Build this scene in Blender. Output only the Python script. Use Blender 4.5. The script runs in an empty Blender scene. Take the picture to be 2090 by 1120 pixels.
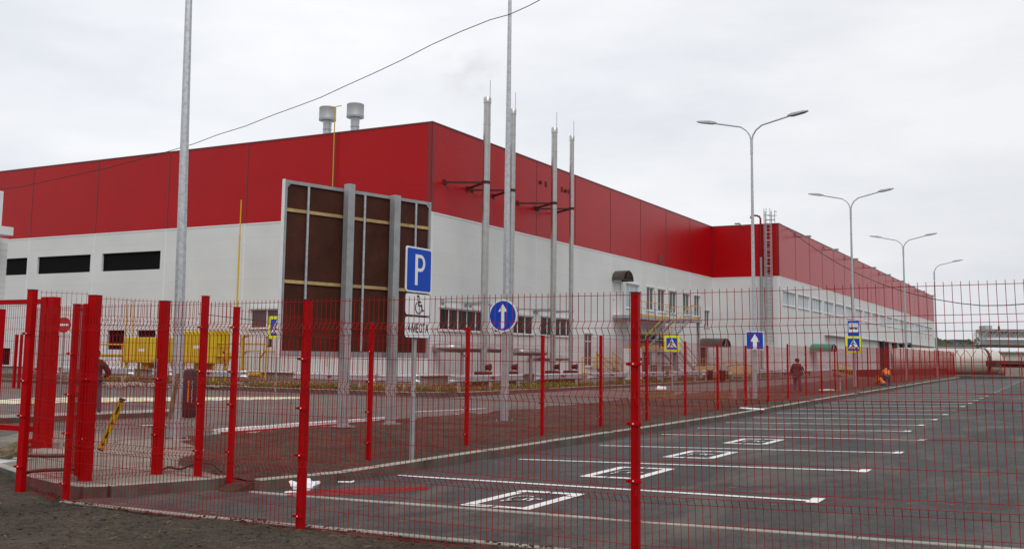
import bpy, bmesh, math, random
from math import radians, sin, cos, pi
from mathutils import Vector, Matrix, noise
random.seed(7)
SC = bpy.context.scene
COL = SC.collection
# ------------------------------------------------------------------ camera
XA = Vector((0.8786646, -0.0417913, -0.4756070))
YA = Vector((0.4772784, 0.1027642, 0.8727227))
ZA = Vector((0.0124032, -0.9938275, 0.1102414))
F_, CX, CY = 2106.0, 1045.0, 494.0
EYE = Vector((0, 0, 1.65))
cd = bpy.data.cameras.new('camera'); cam = bpy.data.objects.new('camera', cd); COL.objects.link(cam)
right = Vector((XA.x, YA.x, ZA.x)); down = Vector((XA.y, YA.y, ZA.y)); fwd = Vector((XA.z, YA.z, ZA.z))
M = Matrix((( right.x, -down.x, -fwd.x, EYE.x), (right.y, -down.y, -fwd.y, EYE.y), (right.z, -down.z, -fwd.z, EYE.z), (0, 0, 0, 1)))
cam.matrix_world = M
cd.sensor_width = 36.0; cd.lens = 36.0 * F_ / 2090.0
cd.shift_y = -(560.0 - CY) / 2090.0
cd.clip_start = 0.05; cd.clip_end = 6000
SC.camera = cam
# ------------------------------------------------------------------ world, sun, exposure
SUN_EL, SUN_AZ = radians(52), radians(-48)      # high behind thin cloud, on the camera's side
sdir = Vector((cos(SUN_EL) * cos(SUN_AZ), cos(SUN_EL) * sin(SUN_AZ), sin(SUN_EL)))
W = bpy.data.worlds.new('World'); SC.world = W; W.use_nodes = True
nt = W.node_tree; nt.nodes.clear()
def N(t, typ, **k):
    n = t.nodes.new(typ)
    for a, b in k.items(): setattr(n, a, b)
    return n
out = N(nt, 'ShaderNodeOutputWorld'); bg = N(nt, 'ShaderNodeBackground'); bg.inputs[1].default_value = 0.1
sky = N(nt, 'ShaderNodeTexSky'); sky.sky_type = 'NISHITA'; sky.sun_disc = False
sky.sun_elevation = SUN_EL; sky.sun_rotation = math.atan2(sdir.x, sdir.y); sky.air_density = 1.0; sky.dust_density = 3.0
tc = N(nt, 'ShaderNodeTexCoord'); mp = N(nt, 'ShaderNodeMapping'); mp.inputs['Scale'].default_value = (1.0, 1.0, 3.2)
nz = N(nt, 'ShaderNodeTexNoise'); nz.inputs['Scale'].default_value = 2.3; nz.inputs['Detail'].default_value = 7; nz.inputs['Roughness'].default_value = 0.55
nt.links.new(tc.outputs['Generated'], mp.inputs[0]); nt.links.new(mp.outputs[0], nz.inputs[0])
cr = N(nt, 'ShaderNodeValToRGB'); cr.color_ramp.elements[0].position = 0.35; cr.color_ramp.elements[0].color = (7.0, 7.2, 7.65, 1)
cr.color_ramp.elements[1].position = 0.62; cr.color_ramp.elements[1].color = (8.75, 8.85, 9.05, 1)
nt.links.new(nz.outputs[0], cr.inputs[0])
dt = N(nt, 'ShaderNodeVectorMath', operation='DOT_PRODUCT'); nt.links.new(tc.outputs['Generated'], dt.inputs[0]); dt.inputs[1].default_value = (-.62, .35, .70)      # the cloud deck is thinnest up to the left
mr = N(nt, 'ShaderNodeMapRange'); mr.inputs[1].default_value = -0.2; mr.inputs[2].default_value = 0.9; mr.inputs[3].default_value = 0.74; mr.inputs[4].default_value = 1.10
nt.links.new(dt.outputs['Value'], mr.inputs[0])
ml = N(nt, 'ShaderNodeMix', data_type='RGBA', blend_type='MULTIPLY'); ml.inputs[0].default_value = 1
nt.links.new(cr.outputs[0], ml.inputs[6]); nt.links.new(mr.outputs[0], ml.inputs[7])
mx = N(nt, 'ShaderNodeMix', data_type='RGBA'); mx.inputs[0].default_value = 0.94
nt.links.new(sky.outputs[0], mx.inputs[6]); nt.links.new(ml.outputs[2], mx.inputs[7])
nt.links.new(mx.outputs[2], bg.inputs[0]); nt.links.new(bg.outputs[0], out.inputs[0])
sl = bpy.data.lights.new('sun', 'SUN'); sl.energy = 1.4; sl.angle = radians(45); sl.color = (1, .97, .93)
so = bpy.data.objects.new('sun', sl); COL.objects.link(so); so.rotation_euler = sdir.to_track_quat('Z', 'Y').to_euler()
SC.view_settings.view_transform = 'Standard'; SC.view_settings.look = 'None'; SC.view_settings.exposure = 0.12; SC.view_settings.gamma = 1
# ------------------------------------------------------------------ survey helpers: a sight line met with a known plane gives the real place of a thing
def ray(u, v):
    k = Vector(((u - CX) / F_, (v - CY) / F_, 1.0)); return Vector((XA.dot(k), YA.dot(k), ZA.dot(k)))
def G(u, v, z=0.0): r = ray(u, v); return EYE + r * ((z - EYE.z) / r.z)
def AX(u, v, x): r = ray(u, v); return EYE + r * (x / r.x)
def AY(u, v, y): r = ray(u, v); return EYE + r * (y / r.y)
def D(u, v, d): return EYE + ray(u, v) * d
def lerp(a, b, t): return a + (b - a) * t
def interp(x, pts):
    if x <= pts[0][0]: return pts[0][1]
    for (a, b), (c, d) in zip(pts, pts[1:]):
        if x <= c: return b + (d - b) * (x - a) / (c - a)
    return pts[-1][1]
# ------------------------------------------------------------------ materials
def mat(name, col, rough=0.6, metal=0.0, var=0.0, vscale=5.0, bump=0.0, bscale=40.0, coat=0.0, spec=0.5, coords='Object', var2=None, detail=6, emit=None, alpha=None):
    m = bpy.data.materials.new(name); m.use_nodes = True; t = m.node_tree; b = t.nodes['Principled BSDF']
    b.inputs['Base Color'].default_value = (*col, 1); b.inputs['Roughness'].default_value = rough; b.inputs['Metallic'].default_value = metal
    b.inputs['Specular IOR Level'].default_value = spec
    if coat: b.inputs['Coat Weight'].default_value = coat; b.inputs['Coat Roughness'].default_value = .12
    c = N(t, 'ShaderNodeTexCoord')
    if var > 0:
        n = N(t, 'ShaderNodeTexNoise'); n.inputs['Scale'].default_value = vscale; n.inputs['Detail'].default_value = detail; n.inputs['Roughness'].default_value = .62
        t.links.new(c.outputs[coords], n.inputs[0])
        r = N(t, 'ShaderNodeValToRGB'); r.color_ramp.elements[0].position = .3; r.color_ramp.elements[1].position = .7
        lo = tuple(max(0, x * (1 - var)) for x in col) if var2 is None else var2
        hi = tuple(min(1, x * (1 + var)) for x in col)
        r.color_ramp.elements[0].color = (*lo, 1); r.color_ramp.elements[1].color = (*hi, 1)
        t.links.new(n.outputs[0], r.inputs[0]); t.links.new(r.outputs[0], b.inputs['Base Color'])
    if bump > 0:
        n2 = N(t, 'ShaderNodeTexNoise'); n2.inputs['Scale'].default_value = bscale; n2.inputs['Detail'].default_value = 5
        t.links.new(c.outputs[coords], n2.inputs[0])
        bp = N(t, 'ShaderNodeBump'); bp.inputs['Strength'].default_value = bump; bp.inputs['Distance'].default_value = .02
        t.links.new(n2.outputs[0], bp.inputs['Height']); t.links.new(bp.outputs[0], b.inputs['Normal'])
    return m
def ground_mat(name, cols, scales, rough=.9, bump=.6, bscale=60, speck=None, dist=.02, dust=None):
    """layered noise: big patches, small grain, optional pale specks"""
    m = bpy.data.materials.new(name); m.use_nodes = True; t = m.node_tree; b = t.nodes['Principled BSDF']; b.inputs['Roughness'].default_value = rough
    b.inputs['Specular IOR Level'].default_value = .3
    c = N(t, 'ShaderNodeTexCoord'); prev = None
    for i, s in enumerate(scales):
        n = N(t, 'ShaderNodeTexNoise'); n.inputs['Scale'].default_value = s; n.inputs['Detail'].default_value = 8; n.inputs['Roughness'].default_value = .6
        t.links.new(c.outputs['Object'], n.inputs[0])
        r = N(t, 'ShaderNodeValToRGB'); r.color_ramp.elements[0].position = .35; r.color_ramp.elements[1].position = .65
        r.color_ramp.elements[0].color = (*cols[i][0], 1); r.color_ramp.elements[1].color = (*cols[i][1], 1)
        t.links.new(n.outputs[0], r.inputs[0])
        if prev is None: prev = r.outputs[0]
        else:
            x = N(t, 'ShaderNodeMix', data_type='RGBA', blend_type='MULTIPLY'); x.inputs[0].default_value = 1
            t.links.new(prev, x.inputs[6]); t.links.new(r.outputs[0], x.inputs[7]); prev = x.outputs[2]
    if speck:
        v = N(t, 'ShaderNodeTexVoronoi'); v.inputs['Scale'].default_value = speck[0]; t.links.new(c.outputs['Object'], v.inputs[0])
        r = N(t, 'ShaderNodeValToRGB'); r.color_ramp.elements[0].position = speck[1]; r.color_ramp.elements[0].color = (1, 1, 1, 1); r.color_ramp.elements[1].position = speck[1] + .04; r.color_ramp.elements[1].color = (0, 0, 0, 1)
        t.links.new(v.outputs['Distance'], r.inputs[0])
        x = N(t, 'ShaderNodeMix', data_type='RGBA'); t.links.new(r.outputs[0], x.inputs[0]); t.links.new(prev, x.inputs[6]); x.inputs[7].default_value = (*speck[2], 1); prev = x.outputs[2]
    if dust:
        mp_ = N(t, 'ShaderNodeMapping'); mp_.inputs['Scale'].default_value = (.55, .22, 1); mp_.inputs['Rotation'].default_value = (0, 0, .35); t.links.new(c.outputs['Object'], mp_.inputs[0])
        n = N(t, 'ShaderNodeTexNoise'); n.inputs['Scale'].default_value = 1.6; n.inputs['Detail'].default_value = 9; n.inputs['Roughness'].default_value = .68; n.inputs['Distortion'].default_value = .8; t.links.new(mp_.outputs[0], n.inputs[0])
        r = N(t, 'ShaderNodeMapRange'); r.inputs[1].default_value = .50; r.inputs[2].default_value = .74; r.inputs[4].default_value = dust[1]; t.links.new(n.outputs[0], r.inputs[0])
        x = N(t, 'ShaderNodeMix', data_type='RGBA'); t.links.new(r.outputs[0], x.inputs[0]); t.links.new(prev, x.inputs[6]); x.inputs[7].default_value = (*dust[0], 1); prev = x.outputs[2]
    t.links.new(prev, b.inputs['Base Color'])
    n2 = N(t, 'ShaderNodeTexNoise'); n2.inputs['Scale'].default_value = bscale; n2.inputs['Detail'].default_value = 8; n2.inputs['Roughness'].default_value = .7
    t.links.new(c.outputs['Object'], n2.inputs[0])
    bp = N(t, 'ShaderNodeBump'); bp.inputs['Strength'].default_value = bump; bp.inputs['Distance'].default_value = dist
    t.links.new(n2.outputs[0], bp.inputs['Height']); t.links.new(bp.outputs[0], b.inputs['Normal'])
    return m
def cladding(name, col, rough, joint=1.19, spec=.5, coat=0.0):
    """sandwich panels laid horizontally: fine ribs, a joint every 1.19 m, slight tone change from panel to panel"""
    m = bpy.data.materials.new(name); m.use_nodes = True; t = m.node_tree; b = t.nodes['Principled BSDF']
    b.inputs['Roughness'].default_value = rough; b.inputs['Specular IOR Level'].default_value = spec; b.inputs['Coat Weight'].default_value = coat; b.inputs['Coat Roughness'].default_value = .22
    c = N(t, 'ShaderNodeTexCoord'); s = N(t, 'ShaderNodeSeparateXYZ'); t.links.new(c.outputs['Object'], s.inputs[0])
    fr = N(t, 'ShaderNodeMath', operation='DIVIDE'); fr.inputs[1].default_value = joint; t.links.new(s.outputs['Z'], fr.inputs[0])
    f2 = N(t, 'ShaderNodeMath', operation='FRACT'); t.links.new(fr.outputs[0], f2.inputs[0])
    lt = N(t, 'ShaderNodeMath', operation='LESS_THAN'); lt.inputs[1].default_value = .022; t.links.new(f2.outputs[0], lt.inputs[0])
    fl = N(t, 'ShaderNodeMath', operation='FLOOR'); t.links.new(fr.outputs[0], fl.inputs[0])
    wn = N(t, 'ShaderNodeTexWhiteNoise', noise_dimensions='1D'); t.links.new(fl.outputs[0], wn.inputs['W'])
    mr_ = N(t, 'ShaderNodeMapRange'); mr_.inputs[3].default_value = .98; mr_.inputs[4].default_value = 1.015; t.links.new(wn.outputs[0], mr_.inputs[0])
    ns = N(t, 'ShaderNodeTexNoise'); ns.inputs['Scale'].default_value = .35; ns.inputs['Detail'].default_value = 6; t.links.new(c.outputs['Object'], ns.inputs[0])
    mr2 = N(t, 'ShaderNodeMapRange'); mr2.inputs[1].default_value = .3; mr2.inputs[2].default_value = .7; mr2.inputs[3].default_value = .94; mr2.inputs[4].default_value = 1.05; t.links.new(ns.outputs[0], mr2.inputs[0])
    mm = N(t, 'ShaderNodeMath', operation='MULTIPLY'); t.links.new(mr_.outputs[0], mm.inputs[0]); t.links.new(mr2.outputs[0], mm.inputs[1])
    j = N(t, 'ShaderNodeMapRange'); j.inputs[3].default_value = 1.0; j.inputs[4].default_value = .93; t.links.new(lt.outputs[0], j.inputs[0])
    m3 = N(t, 'ShaderNodeMath', operation='MULTIPLY'); t.links.new(mm.outputs[0], m3.inputs[0]); t.links.new(j.outputs[0], m3.inputs[1])
    x = N(t, 'ShaderNodeMix', data_type='RGBA', blend_type='MULTIPLY'); x.inputs[0].default_value = 1; x.inputs[6].default_value = (*col, 1); t.links.new(m3.outputs[0], x.inputs[7])
    t.links.new(x.outputs[2], b.inputs['Base Color'])
    w = N(t, 'ShaderNodeMath', operation='MULTIPLY'); w.inputs[1].default_value = 2 * pi / .119; t.links.new(s.outputs['Z'], w.inputs[0])
    sn = N(t, 'ShaderNodeMath', operation='SINE'); t.links.new(w.outputs[0], sn.inputs[0])
    n3 = N(t, 'ShaderNodeTexNoise'); n3.inputs['Scale'].default_value = 1.1; t.links.new(c.outputs['Object'], n3.inputs[0])
    ad = N(t, 'ShaderNodeMath', operation='ADD'); t.links.new(sn.outputs[0], ad.inputs[0]); t.links.new(n3.outputs[0], ad.inputs[1])
    bp = N(t, 'ShaderNodeBump'); bp.inputs['Strength'].default_value = .12; bp.inputs['Distance'].default_value = .010
    t.links.new(ad.outputs[0], bp.inputs['Height']); t.links.new(bp.outputs[0], b.inputs['Normal'])
    return m
MT = {}
MT['red_clad'] = cladding('red_cladding', (.41, .001, .004), .34, spec=.20, coat=.06)
MT['white_clad'] = cladding('white_cladding', (.66, .67, .665), .5, spec=.25)
MT['red_trim'] = mat('red_trim', (.20, .006, .008), .4)
MT['white_trim'] = mat('white_trim', (.72, .73, .75), .45, var=.05)
MT['cap'] = mat('roof_cap', (.16, .04, .04), .4)
MT['fence'] = mat('red_powder_coat', (.40, .000, .002), .45, var=.16, vscale=7, spec=.10)
MT['wire'] = mat('red_wire', (.31, .008, .007), .5, spec=.10)
MT['dark_red'] = mat('dark_red_primer', (.075, .022, .018), .6, var=.25, vscale=6, spec=.2)
MT['galv'] = mat('galvanised_steel', (.50, .52, .54), .42, metal=.75, var=.22, vscale=14)
MT['galvp'] = mat('grey_steel', (.33, .34, .35), .55, metal=.3, var=.18, vscale=3)
MT['steel'] = mat('stainless_steel', (.47, .465, .45), .34, metal=.9, var=.12, vscale=3)
MT['rail'] = mat('guard_rail_zinc', (.62, .64, .66), .3, metal=.8, var=.12, vscale=8)
MT['bolt'] = mat('zinc_bolt', (.75, .73, .68), .3, metal=.6)
MT['yellow'] = mat('yellow_paint', (.62, .42, .004), .42, var=.08, vscale=4)
MT['yellowpipe'] = mat('yellow_pipe', (.55, .33, .01), .5, var=.15, vscale=5)
MT['asphalt'] = ground_mat('asphalt_new', [((.046, .046, .048), (.070, .068, .067)), ((.78, .78, .78), (1.15, 1.15, 1.15)), ((.45, .45, .45), (1.6, 1.6, 1.6))], [.35, 4.0, 55.0], .85, .8, 90, speck=(26, .05, (.24, .22, .18)), dust=((.155, .135, .11), .85))
MT['asphalt_path'] = ground_mat('asphalt_dusty', [((.048, .048, .050), (.090, .084, .076)), ((.75, .75, .75), (1.2, 1.2, 1.18)), ((.5, .5, .5), (1.5, 1.5, 1.5))], [.9, 6.0, 55.0], .88, .8, 90, speck=(18, .05, (.25, .23, .19)), dust=((.17, .15, .12), .8))
MT['asphalt_road'] = ground_mat('asphalt_road', [((.105, .098, .090), (.150, .140, .128)), ((.8, .8, .8), (1.15, 1.13, 1.1)), ((.65, .65, .65), (1.35, 1.35, 1.35))], [.25, 3.0, 40.0], .88, .6, 80, dust=((.20, .18, .15), .7))
MT['soil'] = ground_mat('dark_soil', [((.068, .053, .037), (.120, .096, .068)), ((.7, .7, .7), (1.25, 1.23, 1.2)), ((.6, .6, .6), (1.35, 1.35, 1.35))], [1.1, 9.0, 45.0], .97, 1.0, 42, speck=(14, .03, (.30, .26, .18)), dist=.06)
MT['soil2'] = ground_mat('brown_soil', [((.062, .045, .034), (.115, .084, .062)), ((.65, .65, .65), (1.3, 1.26, 1.2)), ((.6, .6, .6), (1.35, 1.35, 1.35))], [.8, 7.0, 45.0], .97, 1.0, 50, speck=(9, .04, (.28, .23, .17)), dist=.05)
MT['field'] = ground_mat('far_ground', [((.09, .085, .06), (.15, .135, .10)), ((.8, .8, .8), (1.15, 1.15, 1.1))], [.02, .4], .95, .3, 3)
MT['concrete'] = mat('concrete', (.27, .25, .215), .85, var=.25, vscale=5, bump=.35, bscale=60)
MT['kerb_face'] = mat('kerb_side_shade_dirt', (.085, .080, .068), .9, var=.4, vscale=2.5, bump=.3, bscale=60)  # dirt plus the weaker light on upright sides, both painted into this dark tone
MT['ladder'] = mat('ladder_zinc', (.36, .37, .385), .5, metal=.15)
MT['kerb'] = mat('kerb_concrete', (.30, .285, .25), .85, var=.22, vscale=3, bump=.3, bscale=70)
MT['slab'] = ground_mat('slab_concrete', [((.17, .155, .13), (.27, .25, .21)), ((.85, .85, .85), (1.12, 1.12, 1.1))], [1.4, 16.0], .9, .5, 60)
MT['white_paint'] = ground_mat('road_paint', [((.70, .70, .70), (.86, .86, .86)), ((.80, .80, .80), (1.05, 1.05, 1.05))], [2.5, 45.0], .75, .4, 110, speck=(34, .13, (.16, .16, .16)))
MT['yellow_paint'] = mat('road_paint_yellow', (.70, .58, .22), .7, var=.2, vscale=20)
MT['black'] = mat('black_void', (.004, .004, .005), .7, spec=.1)
MT['glass'] = mat('window_glass', (.020, .026, .024), .2, spec=.10, var=.6, vscale=.6)
MT['glass_grey'] = mat('window_glass_grey', (.07, .08, .085), .2, spec=.2, var=.3, vscale=.8)
MT['frame_white'] = mat('window_frame', (.82, .83, .84), .45)
MT['blind'] = mat('window_blind', (.40, .46, .50), .4, var=.15, vscale=.4)
MT['plywood'] = mat('brown_plywood', (.058, .016, .008), .7, var=.32, vscale=2.2, bump=.15, bscale=25, spec=.25)
MT['batten'] = mat('pine_batten', (.44, .30, .13), .7, var=.3, vscale=5)
MT['timber'] = mat('weathered_timber', (.19, .145, .085), .85, var=.4, vscale=12, bump=.3, bscale=40)
MT['bench_wood'] = mat('bench_wood', (.47, .33, .16), .6, var=.2, vscale=6)
MT['blue'] = mat('sign_blue', (.000, .060, .46), .45, spec=.2)
MT['sign_white'] = mat('sign_white', (.78, .79, .80), .35)
MT['sign_yellow'] = mat('sign_yellow', (.75, .78, .01), .4)
MT['sign_red'] = mat('sign_red', (.42, .01, .012), .4)
MT['sign_black'] = mat('sign_black', (.01, .01, .012), .4)
MT['sign_back'] = mat('sign_back_grey', (.35, .36, .37), .5, metal=.3)
MT['rubber'] = mat('black_rubber', (.018, .018, .022), .55, bump=.2, bscale=60)
MT['brown_metal'] = mat('brown_metal', (.05, .032, .024), .55, var=.2, vscale=3)
MT['canopy_brown'] = mat('canopy_brown', (.055, .042, .034), .35, var=.2, vscale=2)
MT['canopy_green'] = mat('canopy_green', (.03, .16, .11), .35)
MT['grass'] = mat('grass_blades', (.10, .145, .028), .75, var=.6, vscale=3)
MT['flower'] = mat('yellow_flowers', (.62, .48, .02), .6)
MT['cable'] = mat('black_cable', (.012, .012, .013), .6)
MT['plastic'] = mat('white_plastic_film', (.72, .74, .76), .28, var=.15, vscale=8)
MT['redmesh'] = mat('red_plastic_mesh', (.45, .012, .012), .6)
MT['skin'] = mat('skin', (.42, .22, .15), .55)
MT['jacket'] = mat('dark_jacket', (.035, .022, .025), .8, var=.2, vscale=4)
MT['trouser'] = mat('grey_trousers', (.085, .07, .09), .85, var=.15, vscale=5)
MT['orange'] = mat('orange_workwear', (.62, .13, .015), .7, var=.1, vscale=5)
MT['hairm'] = mat('dark_hair', (.03, .02, .015), .7)
MT['tank'] = mat('white_tank_paint', (.50, .475, .43), .5, var=.12, vscale=.6)
MT['tank_low'] = mat('rust_brown_base', (.075, .03, .024), .8, var=.3, vscale=1)
MT['far_grey'] = mat('far_grey_sheet', (.36, .37, .37), .7, var=.15, vscale=.2)
MT['far_blue'] = mat('far_blue_sheet', (.12, .155, .19), .7)
MT['foliage'] = mat('foliage', (.075, .095, .035), .8, var=.5, vscale=.8)
MT['bark'] = mat('bark', (.10, .08, .06), .9, var=.3)
MT['dust_stain'] = mat('dried_mud', (.16, .14, .115), .95, var=.35, vscale=20)
# ------------------------------------------------------------------ mesh builder
class MB:
    def __init__(s): s.v = []; s.f = []
    def add(s, vs, fs):
        o = len(s.v); s.v += [tuple(v) for v in vs]; s.f += [tuple(i + o for i in f) for f in fs]; return s
    def box(s, a, b):
        (x0, y0, z0), (x1, y1, z1) = a, b
        return s.add([(x0, y0, z0), (x1, y0, z0), (x1, y1, z0), (x0, y1, z0), (x0, y0, z1), (x1, y0, z1), (x1, y1, z1), (x0, y1, z1)],
                     [(0, 3, 2, 1), (4, 5, 6, 7), (0, 1, 5, 4), (1, 2, 6, 5), (2, 3, 7, 6), (3, 0, 4, 7)])
    def bar(s, p, q, w, h, up=(0, 0, 1)):
        p, q = Vector(p), Vector(q); d = (q - p).normalized(); u = Vector(up)
        if abs(d.dot(u)) > .98: u = Vector((0, 1, 0))
        sd = d.cross(u).normalized(); u = sd.cross(d).normalized(); sd *= w / 2; u = u * (h / 2)
        vs = [p - sd - u, p + sd - u, p + sd + u, p - sd + u, q - sd - u, q + sd - u, q + sd + u, q - sd + u]
        return s.add(vs, [(0, 1, 2, 3), (7, 6, 5, 4), (0, 4, 5, 1), (1, 5, 6, 2), (2, 6, 7, 3), (3, 7, 4, 0)])
    def tube(s, pts, r, n=8, cap=True, r2=None):
        pts = [Vector(p) for p in pts]; L = len(pts); o = len(s.v); up = Vector((0, 0, 1)); ref = None
        for i, p in enumerate(pts):
            d = (pts[min(i + 1, L - 1)] - pts[max(i - 1, 0)]).normalized()
            if ref is None:
                a = up if abs(d.dot(up)) < .95 else Vector((1, 0, 0)); ref = d.cross(a).normalized()
            else:
                ref = (ref - d * ref.dot(d)); ref = ref.normalized() if ref.length > 1e-5 else d.orthogonal().normalized()
            b = d.cross(ref); rr = r if r2 is None else lerp(r, r2, i / max(1, L - 1))
            if isinstance(r, (list, tuple)): rr = r[i]
            for k in range(n):
                a = 2 * pi * (k + .5) / n; s.v.append(tuple(p + ref * (cos(a) * rr) + b * (sin(a) * rr)))
        for i in range(L - 1):
            for k in range(n):
                k2 = (k + 1) % n; s.f.append((o + i * n + k, o + i * n + k2, o + (i + 1) * n + k2, o + (i + 1) * n + k))
        if cap:
            s.f.append(tuple(o + k for k in range(n))[::-1]); s.f.append(tuple(o + (L - 1) * n + k for k in range(n)))
        return s
    def prism(s, poly, z0, z1, M_=None):
        """poly in local xz, thickness along y from z0 to z1"""
        n = len(poly); vs = [Vector((x, z0, z)) for x, z in poly] + [Vector((x, z1, z)) for x, z in poly]
        if M_ is not None: vs = [M_ @ v for v in vs]
        return s.add(vs, [tuple(range(n)), tuple(range(2 * n - 1, n - 1, -1))] + [(i, i + n, (i + 1) % n + n, (i + 1) % n) for i in range(n)])
    def flat(s, poly, z0, z1):
        n = len(poly); vs = [(x, y, z0) for x, y in poly] + [(x, y, z1) for x, y in poly]
        return s.add(vs, [tuple(range(n))[::-1], tuple(range(n, 2 * n))] + [(i, (i + 1) % n, (i + 1) % n + n, i + n) for i in range(n)])
    def lathe(s, prof, c=(0, 0, 0), n=16):
        o = len(s.v); c = Vector(c)
        for r, z in prof:
            for k in range(n): a = 2 * pi * k / n; s.v.append((c.x + r * cos(a), c.y + r * sin(a), c.z + z))
        for i in range(len(prof) - 1):
            for k in range(n):
                k2 = (k + 1) % n; s.f.append((o + i * n + k, o + i * n + k2, o + (i + 1) * n + k2, o + (i + 1) * n + k))
        s.f.append(tuple(o + k for k in range(n))[::-1]); s.f.append(tuple(o + (len(prof) - 1) * n + k for k in range(n)))
        return s
    def mesh(s, name, m, smooth=False, bevel=0):
        me = bpy.data.meshes.new(name); me.from_pydata(s.v, [], s.f)
        bm = bmesh.new(); bm.from_mesh(me); bmesh.ops.recalc_face_normals(bm, faces=bm.faces)
        if bevel: bmesh.ops.bevel(bm, geom=[e for e in bm.edges if e.calc_face_angle(0) > .6], offset=bevel, segments=1, affect='EDGES', clamp_overlap=True)
        bm.to_mesh(me); bm.free()
        if smooth:
            for p in me.polygons: p.use_smooth = True
            try: me.set_sharp_from_angle(angle=radians(40))
            except Exception: pass
        me.materials.append(MT[m] if isinstance(m, str) else m); return me
    def build(s, name, m, parent=None, smooth=False, loc=None, bevel=0):
        o = bpy.data.objects.new(name, s.mesh(name, m, smooth, bevel)); COL.objects.link(o)
        if parent is not None: o.parent = parent
        if loc is not None: o.location = loc
        return o
def tag(o, label=None, cat=None, group=None, kind=None):
    if label: o['label'] = label
    if cat: o['category'] = cat
    if group: o['group'] = group
    if kind: o['kind'] = kind
    return o
def thing(name, loc, label, cat, group=None, rz=0):
    o = bpy.data.objects.new(name, None); COL.objects.link(o); o.location = loc; o.rotation_euler = (0, 0, rz); o.empty_display_size = .2
    return tag(o, label, cat, group)
def inst(name, me, parent=None, loc=(0, 0, 0), rz=0, sc=None):
    o = bpy.data.objects.new(name, me); COL.objects.link(o)
    if parent is not None: o.parent = parent
    o.location = loc; o.rotation_euler = (0, 0, rz)
    if sc: o.scale = sc
    return o
def copy_tree(o, parent=None):
    c = o.copy(); COL.objects.link(c); c.parent = parent
    for ch in [x for x in o.children]: copy_tree(ch, c)
    return c
# ------------------------------------------------------------------ terrain heights
def A_(y): return interp(y, [(28, 0), (42, .10), (54, .15), (75, .26), (93, .29), (110, .3)])
def slope(y): return interp(y, [(9.5, .016), (15, .026)])
def zlot(x, y): return A_(y) + slope(y) * min(max(x + 8.45, 0), 9.0)
def grid(name, m, xs, ys, zf, kind='structure', smooth=True, parent=None):
    mb = MB(); nx = len(xs)
    mb.v = [(x, y, zf(x, y)) for y in ys for x in xs]
    mb.f = [(j * nx + i, j * nx + i + 1, (j + 1) * nx + i + 1, (j + 1) * nx + i) for j in range(len(ys) - 1) for i in range(nx - 1)]
    o = mb.build(name, m, parent, smooth=smooth)
    if kind: tag(o, kind=kind)
    return o
def rng(a, b, st):
    n = max(1, int(round((b - a) / st))); return [a + (b - a) * i / n for i in range(n + 1)]
# ================================================================== SETTING: ground, roads, lot
tag(MB().add([(-2500, -1500, -.12), (2500, -1500, -.12), (2500, 3500, -.12), (-2500, 3500, -.12)], [(0, 1, 2, 3)]).build('ground', 'field'), kind='structure')
def kcut(x, y): return .2 if (y < 10.95 and x > -8.86 + max(0, y - 9.75) * .23) else 0     # the soil stops at the back of the slanting kerb end
def soilz(x, y): 
    n = noise.noise(Vector((x * .9, y * .9, 0))) * .03 + noise.noise(Vector((x * 4.3, y * 4.3, 3))) * .022 + noise.noise(Vector((x * 13, y * 13, 7))) * .016
    return n
fg = MB(); xs = rng(-22, 7, .07); ts = rng(0, 1, 1 / 105)
ymx = [(-30, 17), (-16, 10.9), (-13, 9.45), (-11.2, 8.5), (-10.1, 8.02), (-9.8, 7.86), (10, 7.86)]
for t in ts:
    for x in xs:
        ym = interp(x, ymx) + .05 * noise.noise(Vector((x * 3, 0, 1)))
        y = lerp(.4, ym, t ** .85)
        base = .016 * max(x + 8.45, 0) if x > -9.9 else interp(x, [(-13, .08), (-9.9, 0)])
        fg.v.append((x, y, base + .012 + soilz(x, y) + max(0, (5.5 - y)) * .01 - (.05 * max(0, t - .97) / .03)))
nx = len(xs); fg.f = [(j * nx + i, j * nx + i + 1, (j + 1) * nx + i + 1, (j + 1) * nx + i) for j in range(len(ts) - 1) for i in range(nx - 1)]
tag(fg.build('soil_bank', 'soil', smooth=True), kind='structure')
# clods and straw lying on the near soil and the strip
def blob(mb, c, r, n=5, sq=.6):
    c = Vector(c); ph = random.random() * 6; vs = []
    for zi, rr in ((-.6, .6), (0.05, 1.0), (.62, .62)):
        for k in range(n): a = ph + 2 * pi * k / n; q = r * rr * random.uniform(.75, 1.2); vs.append((c.x + cos(a) * q, c.y + sin(a) * q, c.z + zi * r * sq * random.uniform(.8, 1.2)))
    fs = []
    for i in range(2):
        for k in range(n): k2 = (k + 1) % n; fs.append((i * n + k, i * n + k2, (i + 1) * n + k2, (i + 1) * n + k))
    fs.append(tuple(range(2 * n, 3 * n))); return mb.add(vs, fs)
cl = MB(); st = MB()
for i in range(9000):
    x = random.uniform(-14, 1); ym = interp(x, ymx); y = ym - abs(random.gauss(0, 1)) * 1.6 + .03
    if y < 1.2: continue
    base = .016 * max(x + 8.45, 0); blob(cl, (x, y, base + .012 + soilz(x, y)), random.choice((.006, .008, .012, .018)) * random.uniform(.6, 1.3) * (1.8 if random.random() < .04 else 1))
for i in range(170):
    x = random.uniform(-13, -1); y = interp(x, ymx) - random.random() ** 1.3 * 4.5; a = random.random() * pi; l = random.uniform(.02, .07)
    z = .016 * max(x + 8.45, 0) + .045 + soilz(x, y); st.bar((x, y, z), (x + cos(a) * l, y + sin(a) * l, z + random.uniform(-.01, .02)), .0028, .002)
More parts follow.
